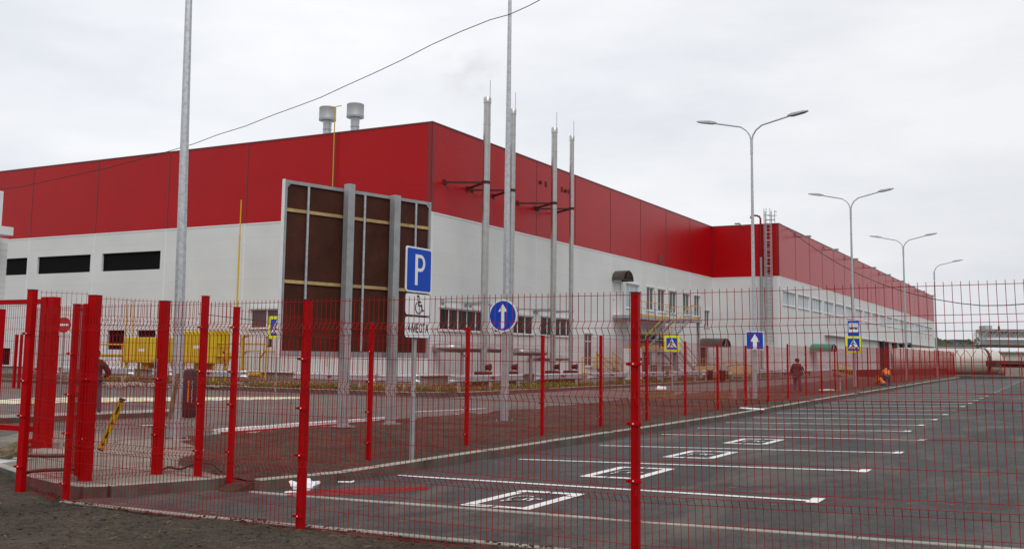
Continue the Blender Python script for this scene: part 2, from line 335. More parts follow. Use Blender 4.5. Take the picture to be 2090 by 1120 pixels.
for i in range(5200):
    y = 10 + random.random() ** 2 * 32; x = random.uniform(-14.3, -8.75)
    blob(cl, (x, y, A_(y) + .07 + soilz(x, y) * 1.5), random.choice((.015, .02, .03, .05)) * random.uniform(.6, 1.2))
tag(cl.build('soil_clods', 'soil'), 'loose dark soil clods scattered over the bare earth', 'soil', kind='stuff')
tag(st.build('straw_bits', 'batten'), 'pale straw stalks scattered on the dark soil', 'straw', kind='stuff')
# path strip in front of the parking lot
tag(grid('path', 'asphalt_path', rng(-9.9, 9, .5) + [30, 80], rng(7.78, 9.58, .3), lambda x, y: max(0, slope(y) * min(x + 8.45, 9)) + .002).copy() and bpy.data.objects['path'], kind='structure')
for y0, nm in ((7.82, 'path_edging'), (9.55, 'path_edging')):
    mb = MB(); x = -9.9 if y0 < 9 else -8.75
    while x < 12:
        x2 = x + 1.0; z1 = max(0, slope(y0) * (x + 8.45)); z2 = max(0, slope(y0) * (x2 + 8.45))
        mb.bar((x + .006, y0 + .04 + random.uniform(-.006, .006), z1 - .06 + random.uniform(-.003, .003)), (x2 - .006, y0 + .04 + random.uniform(-.006, .006), z2 - .06), .085, .15); x = x2
    tag(mb.build(nm, 'kerb', bevel=.008), kind='structure')
# parking lot
lot = grid('parking_lot', 'asphalt', [-8.95, -8.45] + rng(-8, 1, .75) + [4, 12, 40, 120], rng(9.62, 30, .8) + rng(32, 93, 2.5), lambda x, y: zlot(x, y))
def strip(mb, x0, y0, x1, y1, w, dz=.006):
    """painted band from (x0,y0) to (x1,y1) following the lot surface"""
    n = max(1, int(math.hypot(x1 - x0, y1 - y0) / .75)); d = Vector((x1 - x0, y1 - y0)).normalized(); p = Vector((-d.y, d.x)) * w / 2
    vs = []
    for i in range(n + 1):
        x, y = lerp(x0, x1, i / n), lerp(y0, y1, i / n)
        for s in (-1, 1): vs.append((x + p.x * s, y + p.y * s, zlot(x + p.x * s, y + p.y * s) + dz))
    return mb.add(vs, [(2 * i, 2 * i + 1, 2 * i + 3, 2 * i + 2) for i in range(n)])
def lotpt(u, v):
    z = 0.0
    for _ in range(12): p = G(u, v, z); z = zlot(p.x, p.y)
    return p
pl = [((810, 970), (1657, 1022)), ((1060, 937), (1758, 961)), ((1225, 909), (1829, 924)), ((1350, 886), (1878, 898)), ((1423, 873), (1849, 880)), ((1482, 862), (1878, 867.7))]
lastL = lastR = None
for i in range(27):
    mb = MB()
    if i < 6: a, b = lotpt(*pl[i][0]), lotpt(*pl[i][1]); a, b = Vector((a.x, a.y)), Vector((b.x, b.y))
    else: a = lastL + Vector((-.002, 2.56 * 1.03)); b = lastR + Vector((-.004, 2.56 * 1.03))
    lastL, lastR = a, b
    strip(mb, a.x, a.y, b.x, b.y, .105)
    strip(mb, b.x + .03, b.y - .16, b.x + .03, b.y + .24, .14, .008)
    mb.build('parking_line', 'white_paint', lot)
# wheelchair markings: frame drawn round the symbol of a disc, seat and head
def stroke(mb, pts, w, z0=0, z1=.0, closed=False, place=None):
    P_ = [Vector(p) for p in pts]
    if closed: P_.append(P_[0])
    for a, b in zip(P_, P_[1:]):
        d = (b - a).normalized(); p = Vector((-d.y, d.x)) * w / 2; e = d * w * .3
        q = [a - e - p, b + e - p, b + e + p, a - e + p]
        if place: mb.add([place(v) for v in q], [(0, 1, 2, 3)])
WC_FRAME = [[(-.30, -.62), (.30, -.62)]]
WC_SYM = dict(head=(-.03, .36), body=[[(-.03, .27), (-.01, .02), (.16, .02), (.24, -.24), (.31, -.22)], [(-.02, .15), (.14, .15)]], wheel=(.01, -.10, .19))
def arc(cx, cy, r, a0, a1, n=14): return [(cx + r * cos(radians(lerp(a0, a1, i / n))), cy + r * sin(radians(lerp(a0, a1, i / n)))) for i in range(n + 1)]
for (cx_, cy_) in ((-5.53, 10.52), (-5.53, 13.62), (-5.53, 16.8), (-5.55, 20.1)):
    mb = MB()
    # local x runs across the bay (world x), y along the lot
    pl_ = lambda v, cx_=cx_, cy_=cy_: (cx_ + v.x, cy_ + v.y, zlot(cx_ + v.x, cy_ + v.y) + .006)
    hw, hh, w = .36, .66, .135
    for seg in ([(-hw, -.10), (-hw, hh), (-.06, hh)], [(.06, hh), (hw, hh), (hw, .03)], [(hw, -.03), (hw, -hh), (.02, -hh)], [(-.10, -hh), (-hw, -hh), (-hw, -.17)]): stroke(mb, seg, w, place=pl_)
    pl2 = lambda v, cx_=cx_, cy_=cy_: (cx_ + v.y * .62, cy_ - v.x * 1.05 + .05, zlot(cx_, cy_) + .010)
    for seg in WC_SYM['body']: stroke(mb, seg, .06, place=pl2)
    stroke(mb, arc(.01, -.10, .19, 150, 400), .045, place=pl2)
    mb.build('wheelchair_marking', 'white_paint', lot)
# dusty tyre swirls dried on the asphalt
mb = MB()
for i in range(150):
    x = random.uniform(-4, 4); y = random.uniform(10, 34); s = random.uniform(.01, .05); z = zlot(x, y) + .004
    n = 6; ph = random.random() * 6; mb.add([(x + cos(ph + 2 * pi * k / n) * s * random.uniform(.6, 2.2), y + sin(ph + 2 * pi * k / n) * s * random.uniform(.4, .9), z) for k in range(n)], [tuple(range(n))])
tag(mb.build('dried_mud_spots', 'dust_stain'), 'small pale crumbs of dried mud on the asphalt', 'mud', kind='stuff')
# kerb between lot and soil strip
def kerb_run(name, pts, h=.14, w=.15, zf=A_, m='kerb', seg=1.0, drop=.12, side='kerb_face'):
    mb = MB()
    for (x0, y0), (x1, y1) in zip(pts, pts[1:]):
        L = math.hypot(x1 - x0, y1 - y0); n = max(1, int(L / seg)); d = Vector(((x1 - x0) / L, (y1 - y0) / L))
        for i in range(n):
            a = i * L / n + .004; b = (i + 1) * L / n - .004; j = random.uniform(-.006, .006); k = random.uniform(-.004, .004)
            pa = Vector((x0, y0)) + d * a; pb = Vector((x0, y0)) + d * b; za, zb = zf(pa.y), zf(pb.y)
            mb.bar((pa.x + j, pa.y, za + (h - drop) / 2 + k), (pb.x + j, pb.y, zb + (h - drop) / 2 + k), w, h + drop)
    o = mb.build(name, m, bevel=.012)
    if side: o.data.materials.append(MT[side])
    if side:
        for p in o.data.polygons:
            if p.normal.z < .4: p.material_index = 1  # upright faces take the painted shade and dirt, tops stay pale concrete
    return tag(o, kind='structure')
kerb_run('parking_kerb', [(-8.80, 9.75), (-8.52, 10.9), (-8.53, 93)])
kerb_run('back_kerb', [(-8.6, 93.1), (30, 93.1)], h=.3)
# soil strip with the signs and the long fence
tag(grid('soil_strip', 'soil2', rng(-14.75, -8.60, .16), rng(9.9, 42, .17) + rng(43, 104, 1.2), lambda x, y: A_(y) + .095 + soilz(x, y) * 1.6 * (1 if x < -8.75 else .3) - (.10 if x < -14.6 else 0) - kcut(x, y)), kind='structure')
tag(grid('back_strip', 'soil2', rng(-8.6, 40, 3), rng(93.2, 112, 2), lambda x, y: .40 + .06 * noise.noise(Vector((x, y, 0)))), kind='structure')
# roads beyond
tag(MB().add([(-110, 9.0, -.02), (-11, 9.0, -.02), (-11, 10.5, -.02), (-14.7, 12.5, -.02), (-14.7, 44, -.01), (-12.3, 53, .02), (-12, 120, .03), (-22.4, 120, .02), (-22.4, 35.6, -.02), (-110, 35.6, -.02)], [tuple(range(10))]).build('road', 'asphalt_road'), kind='structure')
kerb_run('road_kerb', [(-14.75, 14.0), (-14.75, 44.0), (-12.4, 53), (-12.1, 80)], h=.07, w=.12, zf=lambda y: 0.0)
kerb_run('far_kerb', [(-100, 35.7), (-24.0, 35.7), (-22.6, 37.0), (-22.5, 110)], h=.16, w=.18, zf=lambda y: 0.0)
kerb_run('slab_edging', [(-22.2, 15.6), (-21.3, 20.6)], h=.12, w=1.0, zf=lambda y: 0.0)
rm = MB()
def gstrip(mb, a, b, w, z=.0): mb.bar((a[0], a[1], z), (b[0], b[1], z), w, .006)
gstrip(rm, (-15.3, 15.2), (-15.1, 22), .14); gstrip(rm, (-14.95, 22.5), (-14.9, 33), .10)
for a, b in (((290, 868), (340, 866)), ((545, 868), (610, 862)), ((770, 855), (808, 852)), ((930, 845), (968, 844)), ((1068, 839), (1098, 837)), ((1190, 831), (1215, 830)), ((1270, 827), (1290, 826)), ((1412, 818), (1428, 817))):
    p, q = G(*a), G(*b); gstrip(rm, (p.x, p.y), (q.x, q.y), .11)
p, q = G(842, 840), G(990, 833); gstrip(rm, (p.x, p.y), (q.x, q.y), .12)
for v in (G(1020, 852), ): pass
tag(rm.build('road_markings', 'white_paint'), kind='structure')
for nm, m, k0 in (('crossing_white', 'white_paint', 0), ('crossing_yellow', 'yellow_paint', 1)):
    mb = MB()
    a, b = G(-40, 818), G(640, 811); d = Vector((b.x - a.x, b.y - a.y)).normalized(); L = math.hypot(b.x - a.x, b.y - a.y); n = int(L / .5)
    for i in range(k0, n, 2):
        c = Vector((a.x, a.y)) + d * (i + .5) * .5; t = Vector((-d.y, d.x)) * lerp(2.6, .6, i / n) / 1; 
        e = Vector((-.35, .94)) * lerp(2.9, .9, i / n); mb.bar((c.x - e.x, c.y - e.y, -.006), (c.x + e.x, c.y + e.y, -.006), .42, .012)
    a, b = G(1450, 802), G(1690, 806)
    n = 12
    for i in range(k0, n, 2):
        x0, y0 = lerp(a.x, b.x, (i + .5) / n), lerp(a.y, b.y, (i + .5) / n); mb.bar((x0, y0 - 1.4, .03), (x0, y0 + 1.4, .03), .42, .012)
    tag(mb.build(nm, m), kind='structure')
# verge under the guard rails
def vz(x, y): return .10 + .05 * noise.noise(Vector((x * .8, y * .8, 5)))
tag(grid('verge', 'soil2', rng(-100, -24, .8), rng(35.8, 45.4, .8), vz), kind='structure')
tag(grid('verge', 'soil2', rng(-29.6, -22.6, .7), rng(37.2, 118, 1.2), vz), kind='structure')
gr = MB(); fl = MB()
def blades(x, y, z, n, hgt):
    for _ in range(n):
        a = random.random() * pi; l = hgt * random.uniform(.5, 1.3); dx, dy = random.gauss(0, .10), random.gauss(0, .10); bx, by = x + random.gauss(0, .16), y + random.gauss(0, .16); w = .022
        gr.add([(bx - cos(a) * w, by - sin(a) * w, z), (bx + cos(a) * w, by + sin(a) * w, z), (bx + dx, by + dy, z + l)], [(0, 1, 2)])
        if random.random() < .045: blob(fl, (bx + dx, by + dy, z + l), .03, 4)
for i in range(2100):
    x = random.uniform(-47, -23.6); y = random.uniform(35.95, 38.6)
    if noise.noise(Vector((x * .35, y * .5, 0))) > (-.12 if x > -40 else .22): blades(x, y, .1, 9, .22)
for i in range(1500):
    x = random.uniform(-25.5, -22.8); y = random.uniform(37, 64)
    if noise.noise(Vector((x * .35, y * .3, 4))) > -.10: blades(x, y, .1, 8, .20)
for i in range(500):
    x = random.uniform(-26, -22.9); y = random.uniform(64, 95)
    if noise.noise(Vector((x * .35, y * .3, 4))) > .05: blades(x, y, .1, 7, .18)
tag(gr.build('verge_grass', 'grass'), 'tall green grass growing on the verge under the guard rails', 'grass', kind='stuff')
tag(fl.build('verge_flowers', 'flower'), 'small yellow flowers dotted through the verge grass', 'flowers', kind='stuff')
rb = MB()
for i in range(260):
    p = G(random.uniform(200, 560), random.uniform(786, 795)); blob(rb, (p.x, p.y + random.uniform(-.5, .5), .12), random.uniform(.06, .2), 6)
tag(rb.build('rubble', 'concrete'), 'pale rubble and stones heaped along the verge by the yellow gas boxes', 'rubble', kind='stuff')
# entrance slab
SLAB = [(-18, 13.6), (-16, 10.9), (-12.75, 9.12), (-11.2, 8.52), (-10.45, 8.30), (-9.98, 8.22), (-9.80, 8.40), (-9.34, 9.62), (-9.42, 9.82), (-10.9, 10.5), (-11.6, 11.2), (-12.3, 12.4), (-14, 13.4)]
sb = MB().flat([Vector((x, y)) * 1.0 for x, y in SLAB], -.05, .125).build('entrance_slab', 'slab', bevel=.02); tag(sb, kind='structure')
ke = MB(); FR = SLAB[2:9]
for (x0, y0), (x1, y1) in zip(FR, FR[1:]):
    c = Vector((-10.8, 9.6)); o = (Vector(((x0 + x1) / 2, (y0 + y1) / 2)) - c).normalized() * .035
    ke.bar((x0 + o.x, y0 + o.y, .045), (x1 + o.x, y1 + o.y, .045), .13, .19)
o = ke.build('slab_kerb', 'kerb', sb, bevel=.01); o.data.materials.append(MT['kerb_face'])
for p in o.data.polygons: p.material_index = 1 if p.normal.z < .4 else 0  # slab kerb sides get the same painted-in shade and dirt
heap = MB()
tag(grid('soil_patch', 'soil', rng(-13.2, -8.62, .1), rng(9.48, 15, .1), lambda x, y: .085 + soilz(x, y) * 1.4 + (.10 * math.exp(-((x + 10.6) ** 2 * 2 + (y - 10.9) ** 2 * 8))) - (.12 if (x < -9.42 and y < 9.95 + max(0, -(x + 9.5)) * .75) else 0) - .095 * max(0, 1 - (y - 9.48) / .38) - kcut(x, y)), kind='structure')
# ================================================================== FENCES
VZ = [.03, .62, 1.345, 1.88]; HZ = [.25, .43, .88, 1.085, 1.614]
def panel_mesh(Wd, name='mesh_panel', pitch=.0555, r=.0029, k=1.0, amp=.048):
    mb = MB(); n = int((Wd - .05) / pitch); x0 = (Wd - n * pitch) / 2
    prof = [(0, -.03)]
    for c in VZ: prof += [(0, c - .055), (-amp, c), (0, c + .055)]
    prof = [p for i, p in enumerate(prof) if i != 1] + [(0, 2.166)]
    for i in range(n + 1):
        x = x0 + i * pitch; mb.tube([(x, y, z * k) for y, z in prof], r, 4, cap=False)
    hz = [(z, -.004) for z in HZ + [2.138]]
    for c in VZ: hz += [(c - .055, -.004), (c, -amp - .004), (c + .055, -.004)]
    for z, y in hz: mb.tube([(x0 - .012, y, z * k), (Wd - x0 + .012, y, z * k)], r, 4, cap=False)
    return mb.mesh(name, 'wire')
def post_mesh(h, w=.06, d=.06, name='fence_post'):
    mb = MB().box((-w / 2, -d / 2, -.25), (w / 2, d / 2, h)); return mb.mesh(name, 'fence', bevel=.004)
def cap_mesh(w, d): return MB().box((-w / 2 - .003, -d / 2 - .003, 0), (w / 2 + .003, d / 2 + .003, .008)).mesh('post_cap', 'rubber')
CLAMP = MB().box((-.05, -.042, -.014), (.05, -.031, .014)).box((-.06, -.055, -.010), (-.045, -.03, .010)).box((.045, -.055, -.010), (.06, -.03, .010)).mesh('post_clamp', 'fence')
BOLT = MB().lathe([(.006, 0), (.008, .004), (.004, .008)], n=8).mesh('clamp_bolt', 'bolt')
def set_basis(o, p, q):
    p, q = Vector(p), Vector(q); x = (q - p).normalized(); y = Vector((0, 0, 1)).cross(x).normalized(); z = x.cross(y)
    o.matrix_local = Matrix(((x.x, y.x, z.x, p.x), (x.y, y.y, z.y, p.y), (x.z, y.z, z.z, p.z), (0, 0, 0, 1)))
def fence_post(parent, x, y, z, h, rz, mesh, w=.06, clamps=(), bolt=True):
    o = inst('fence_post', mesh, parent, (x, y, z), rz)
    if clamps:
        inst('post_cap', cap_mesh(w, w), o, (0, 0, h))
        for c in clamps:
            inst('post_clamp', CLAMP, o, (0, 0, c)); b = inst('clamp_bolt', BOLT, o, (-.005, -.042, c)); b.rotation_euler = (radians(90), 0, 0)
    return o
# --- the near fence along the path
ff = thing('mesh_fence', (0, 0, 0), 'red wire mesh fence with square posts running across the foreground in front of the path', 'fence')
P3 = G(1293, 594.5, 2.16); P2 = G(622, 611, 2.155); P1 = G(142, 622, 2.17)
P3, P2, P1 = Vector((-3.0, 7.53, 0)), Vector((-6.34, 7.63, 0)), Vector((-9.93, 7.93, 0))
P0 = D(52, 995, 12.25); P0.z = 0
dr = ray(2100, 735); P4 = EYE + dr * 6.92; P4 = Vector((P4.x, P4.y, .045)); P4 = P3 + (P4 - P3) * 1.02
P5 = P4 + (P4 - P3)
pm = post_mesh(2.155, .061, .061)
front = [P1, P2, P3, P4, P5]
for i, p in enumerate(front):
    d = (front[min(i + 1, 4)] - front[max(i - 1, 0)]); rz = math.atan2(d.y, d.x)
    fence_post(ff, p.x, p.y, p.z + (.02 if i == 0 else 0), 2.155, rz, pm, .061, clamps=(.17, .72, 1.15, 1.605))
for a, b in zip(front, front[1:]):
    d = (b - a).normalized(); nrm = Vector((d.y, -d.x, 0)).normalized() * .036
    L = (b - a).length; o = inst('mesh_panel', panel_mesh(L), ff); set_basis(o, a + nrm, b + nrm)
# short panel from the tall corner post to P1
d = (P1 - P0); nrm = Vector((d.y, -d.x, 0)).normalized() * .05
o = inst('mesh_panel', panel_mesh(d.length), ff); set_basis(o, P0 + nrm, P1 + nrm)
# --- gate corner: tall posts and return panels
gf = thing('wicket_fence', (0, 0, .12), 'tall red posts and mesh panels round the pedestrian gate on the concrete slab', 'fence')
TP = {}
for nm, u, d, w, h, zb in (('P0', 58, 12.1, .085, 2.36, 0.0), ('G', 187, 12.4, .115, 2.20, .12), ('W', 331, 13.15, .105, 2.18, .12), ('A', 414, 13.0, .075, 2.24, .12), ('B', 479, 12.9, .065, 2.10, .12)):
    p = D(u, 735, d); TP[nm] = p; me = MB().box((-w / 2, -w / 2, -.25), (w / 2, w / 2, h)).mesh('fence_post', 'fence', bevel=.004)
    o = inst('fence_post', me, gf, (p.x, p.y, zb - .12), radians(8)); inst('post_cap', cap_mesh(w, w), o, (0, 0, h))
    for c in ((.32, .9, 1.3, 1.85) if nm in 'P0AB' else (.5, 1.2)):
        inst('post_clamp', CLAMP, o, (0, -w / 2 + .03, c)); b = inst('clamp_bolt', BOLT, o, (-.005, -w / 2 - .012, c)); b.rotation_euler = (radians(90), 0, 0)
    if nm == 'W': inst('lock_plate', MB().box((-.03, -.008, -.13), (.015, 0, .13)).mesh('lock_plate', 'galv'), o, (-.04, -w / 2 - .004, 1.32)); inst('lock_slot', MB().box((-.006, -.012, -.09), (.006, -.008, -.03)).box((-.006, -.012, .01), (.006, -.008, .09)).mesh('lock_slot', 'black'), o, (-.045, -w / 2 - .004, 1.32))
def pnl(a, b, z, k=1.0, par=gf, trim=.05):
    a, b = Vector((a.x, a.y, z)), Vector((b.x, b.y, z)); d = (b - a); u = d.normalized(); o = inst('mesh_panel', panel_mesh(d.length - 2 * trim, k=k), par); set_basis(o, a + u * trim, b - u * trim); return o
pnl(TP['P0'], TP['G'], .08, 1.0); pnl(TP['G'], TP['W'], .03, 1.0); pnl(TP['W'], TP['A'], .03, 1.0); pnl(TP['A'], TP['B'], -.02, 1.0)
# open wicket leaf
dl = ray(168, 735); dl.z = 0; dl.normalize(); gx, gy_ = TP['G'].x, TP['G'].y; perp = Vector((-dl.y, dl.x, 0))
s0 = Vector((gx, gy_, 0)) + perp * .09; s1 = s0 + dl * .95 + perp * .12
wl = thing('wicket_gate', (s0.x, s0.y, .14), 'narrow red wicket gate leaf standing open behind the thick gate post', 'gate')
e = s1 - s0
fr = MB()
for z in (.08, 1.05, 2.05): fr.bar((0, 0, z), (e.x, e.y, z), .05, .06)
fr.bar((0, 0, .05), (0, 0, 2.08), .05, .06); fr.bar((e.x, e.y, .05), (e.x, e.y, 2.08), .06, .05)
fr.build('gate_frame', 'fence', wl)
mb = MB()
for i in range(1, 17): t = i / 17; mb.tube([(e.x * t, e.y * t, .1), (e.x * t, e.y * t, 2.03)], .003, 4)
mb.build('gate_bars', 'wire', wl)
# --- long fence along the lot
sf = thing('parking_fence', (0, 0, 0), 'long red mesh fence on the soil strip beside the parking kerb, running into the distance', 'fence')
tab = [(752, 944, 657), (951.5, 921, 670), (1106, 900, 682), (1226, 876, 686), (1320, 864, 693), (1399, 856, 697), (1465.5, 842, 702), (1523, 833, 705.5), (1568, 823, 706), (1609, 812, 703), (1646, 805, 706), (1677, 800, 709), (1705, 796, 710)]
posts = [(TP['B'].x, TP['B'].y, .1, 2.2)]
for u, yb, yt in tab:
    y = 20
    for _ in range(8): x = max(-9.9, -9.35 - .0133 * (y - 13)); p = AX(u, yb, x); y = p.y
    q = AX(u, yt, x); posts.append((p.x, p.y, p.z, q.z))
y = posts[-1][1]
while y < 103:
    y += 3.02; st_ = .10 if y > 62 else 0; st_ += .08 if y > 86 else 0
    posts.append((-9.9, y, A_(y) + .12, interp(y, [(50, 2.37), (61, 2.42)]) + st_ ))
pms = {}
def pmesh(h):
    k = round(h * 20) / 20
    if k not in pms: pms[k] = post_mesh(k, .062, .062)
    return pms[k]
for i, (x, y, z, zt_) in enumerate(posts):
    if i == 0: continue
    fence_post(sf, x, y, z, zt_ - z, 0, pmesh(zt_ - z), .062, clamps=(.3, .75, 1.2, 1.65) if i < 12 else ())
std = {}
for (a, b) in zip(posts, posts[1:]):
    L = math.hypot(b[0] - a[0], b[1] - a[1]); k = round(L, 2)
    if k not in std: std[k] = panel_mesh(L, k=.985, r=.0024)
    za = max(a[3], b[3]) - 2.165 if a is not posts[0] else .04; zb_ = b[3] - 2.165
    if abs(a[3] - b[3]) < .06: za = a[3] - 2.15; zb_ = b[3] - 2.15
    else: za = zb_ = min(a[3], b[3]) - 2.15
    if a is posts[0]: za, zb_ = .08, b[3] - 2.15
    o = inst('mesh_panel', std[k], sf); set_basis(o, Vector((a[0] - .036, a[1], za)), Vector((b[0] - .036, b[1], zb_)))
# back fence with barbed-wire arms
bf = thing('back_fence', (0, 0, .4), 'red mesh fence with Y shaped arms at the far end of the parking lot', 'fence')
prev = None
for u in (1947, 1962, 1984, 2017, 2051, 2086, 2120):
    p = AY(u, 768, 103.5); me = MB().bar((0, 0, -.2), (0, 0, 1.75), .08, .08).bar((0, 0, 1.72), (-.42, 0, 2.35), .04, .04).bar((0, 0, 1.72), (.42, 0, 2.35), .04, .04)
    me.build('fence_post', 'fence', bf, loc=(p.x, p.y, 0))
    if prev and u != 1962: set_basis(inst('mesh_panel', panel_mesh((p.x - prev.x), pitch=.11, r=.004, k=.8), bf), Vector((prev.x, prev.y, -.1)), Vector((p.x, p.y, -.1)))
    prev = p
# --- sliding gate
gp = D(96, 735, 16.3)
sg = thing('sliding_gate', (gp.x, gp.y, 0), 'wide red sliding gate with mesh infill running off to the left', 'gate')
mb = MB()
mb.bar((-3, .1, 2.44), (-.05, .1, 2.44), .08, .075).bar((-3, .1, .41), (-.05, .1, .41), .08, .085).bar((-2.98, .1, .3), (-2.98, .1, 2.5), .06, .06)
mb.build('gate_frame', 'fence', sg)
mb = MB(); x = -2.9
while x < -.2: mb.tube([(x, .1, .43), (x, .1, 2.42)], .0032, 4, cap=False); x += .055
for k in range(11): mb.tube([(-2.95, .093, .52 + k * .18), (-.1, .093, .45 + k * .195)], .003, 4, cap=False)
mb.build('gate_mesh', 'wire', sg)
for dx in (-.075, .085):
    pmb = MB().box((dx - .07, -.07, 0), (dx + .07, .07, 2.50)); o = pmb.build('gate_post', 'fence', sg, bevel=.004)
    f2 = MB().prism([(-.20, 0), (.20, 0), (.09, .15), (-.09, .15)], -.012, .012).build('post_gusset', 'fence', o, loc=(dx, -.085 if dx < 0 else -.11, .13))
MB().box((-.32, -.2, .10), (.34, .2, .135)).build('base_plate', 'fence', sg)
q_ = D(-7, 735, 15.6) - gp; MB().box((q_.x - .06, q_.y - .06, 0), (q_.x + .06, q_.y + .06, D(-1, 630, 15.6).z)).build('guide_post', 'fence', sg)
# ================================================================== SIGNS
def rrect(w, h, r, n=5):
    pts = []
    for cx_, cz_, a0 in ((w / 2 - r, h / 2 - r, 0), (-w / 2 + r, h / 2 - r, 90), (-w / 2 + r, -h / 2 + r, 180), (w / 2 - r, -h / 2 + r, 270)):
        for i in range(n + 1): a = radians(a0 + 90 * i / n); pts.append((cx_ + r * cos(a), cz_ + r * sin(a)))
    return pts
def strokes(mb, segs, w, y0, y1):
    for pts in segs:
        for a, b in zip(pts, pts[1:]):
            a, b = Vector(a), Vector(b); d = (b - a).normalized(); p = Vector((-d.y, d.x)) * w / 2; e = d * w * .25
            mb.prism([tuple(a - e - p), tuple(b + e - p), tuple(b + e + p), tuple(a - e + p)], y0, y1); y0 -= .0001
def disc(mb, cx_, cz_, r, y0, y1, n=20): mb.prism([(cx_ + r * cos(2 * pi * i / n), cz_ + r * sin(2 * pi * i / n)) for i in range(n)], y0, y1)
def plate(parent, name, z, outline, m_back, y=-.05):
    return MB().prism(outline, 0, .012).build(name, m_back, parent, loc=(0, y, z))
def layer(parent, name, fn, m, k): mb = MB(); fn(mb, -.003 * k, -.003 * k + .002); return mb.build(name, m, parent)
PED = [[(-.03, .14), (-.035, -.02)], [(-.035, -.02), (-.12, -.19), (-.17, -.19)], [(-.035, -.02), (.05, -.12), (.11, -.21), (.15, -.19)], [(-.03, .12), (-.11, .02), (-.08, -.05)], [(-.03, .12), (.055, .05), (.10, .03)]]
def ped_sign(parent, z, s=.9, y=-.05):
    p = plate(parent, 'sign_plate', z, rrect(s, s * 1.04, .04), 'sign_yellow', y); k = s / .9
    layer(p, 'blue_field', lambda mb, a, b: mb.prism(rrect(s * .72, s * .76, .03), a, b), 'blue', 1)
    layer(p, 'white_triangle', lambda mb, a, b: mb.prism([(-.30 * k, -.23 * k), (.30 * k, -.23 * k), (0, .30 * k)], a, b), 'sign_white', 2)
    def fig(mb, a, b):
        strokes(mb, [[(x * k, z_ * k) for x, z_ in q] for q in PED], .042 * k, a, b); disc(mb, -.015 * k, .185 * k, .032 * k, a - .0006, b)
        for sx in (-.2, -.02, .17): mb.prism([(sx * k - .045 * k, -.22 * k), (sx * k + .045 * k, -.22 * k), (sx * k + .03 * k, -.195 * k), (sx * k - .03 * k, -.195 * k)], a - .0003, b)
    layer(p, 'walking_figure', fig, 'sign_black', 3)
    return p
def ARROW(s): return [(-.09 * s, -.42 * s), (.09 * s, -.42 * s), (.09 * s, .10 * s), (.26 * s, .10 * s), (0, .40 * s), (-.26 * s, .10 * s), (-.09 * s, .10 * s)]
# parking sign for disabled places
sp = AX(840, 942, -8.85); 
ps = thing('parking_sign', (sp.x, sp.y, sp.z), 'blue parking sign above wheelchair and four places plates on a grey post by the kerb', 'road sign', rz=radians(90))
hz0 = sp.z
MB().tube([(0, 0, -.2), (0, 0, 3.25 - hz0)], .038, 12).build('sign_post', 'galvp', ps, smooth=True)
dd = 15.9
def zat(v, u=846): return AX(u, v, -8.85).z - hz0
zc = (zat(505) + zat(597)) / 2; hh = zat(505) - zat(597)
p = plate(ps, 'sign_plate', zc, rrect(.70, hh, .05), 'sign_white', -.06)
MB().prism(rrect(.705, hh + .005, .05), 0.013, .02).build('plate_back', 'sign_back', p)
layer(p, 'blue_field', lambda mb, a, b: mb.prism(rrect(.65, hh - .05, .035), a, b), 'blue', 1)
def Pl(mb, a, b):
    mb.prism([(-.115, -.235), (-.045, -.235), (-.045, .235), (-.115, .235)], a, b)
    o_ = [(-.045, .235)] + [(.03 + .125 * cos(radians(t)), .105 + .13 * sin(radians(t))) for t in range(90, -91, -12)] + [(-.045, -.025)]
    i_ = [(-.045, .185)] + [(.03 + .07 * cos(radians(t)), .105 + .08 * sin(radians(t))) for t in range(90, -91, -12)] + [(-.045, .025)]
    for q in range(len(o_) - 1): mb.prism([o_[q], i_[q], i_[q + 1], o_[q + 1]], a, b)
layer(p, 'letter', Pl, 'sign_white', 2)
def bplate(z, h): 
    p = plate(ps, 'sign_plate', z, rrect(.72, h, .06), 'sign_black', -.06); layer(p, 'white_field', lambda mb, a, b: mb.prism(rrect(.70, h - .02, .05), a, b), 'sign_white', 1); return p
z1, z2 = zat(599), zat(644); p = bplate((z1 + z2) / 2, z1 - z2)
def wc(mb, a, b):
    strokes(mb, [[(-.02, .085), (-.005, -.015), (.075, -.015), (.115, -.095), (.14, -.085)], [(-.015, .04), (.06, .04)]], .024, a, b)
    strokes(mb, [arc(.0, -.045, .088, 125, 395, 18)], .014, a - .004, b); disc(mb, -.025, .125, .022, a - .006, b)
layer(p, 'wheelchair_symbol', wc, 'sign_black', 2)
z1, z2 = zat(646), zat(690); p = bplate((z1 + z2) / 2, z1 - z2)
cu = bpy.data.curves.new('plate_text', 'FONT'); cu.body = '4 МЕСТА'; cu.size = .15; cu.align_x = 'CENTER'; cu.align_y = 'CENTER'; cu.extrude = .001; cu.offset = .002
tmp = bpy.data.objects.new('tmp', cu); COL.objects.link(tmp); bpy.context.view_layer.update()
me = bpy.data.meshes.new_from_object(tmp.evaluated_get(bpy.context.evaluated_depsgraph_get())); bpy.data.objects.remove(tmp); me.materials.clear(); me.materials.append(MT['sign_black'])
o = inst('plate_text', me, p, (0, -.006, -.02)); o.rotation_euler = (radians(90), 0, 0); o.scale = (.88, 1.25, 1)
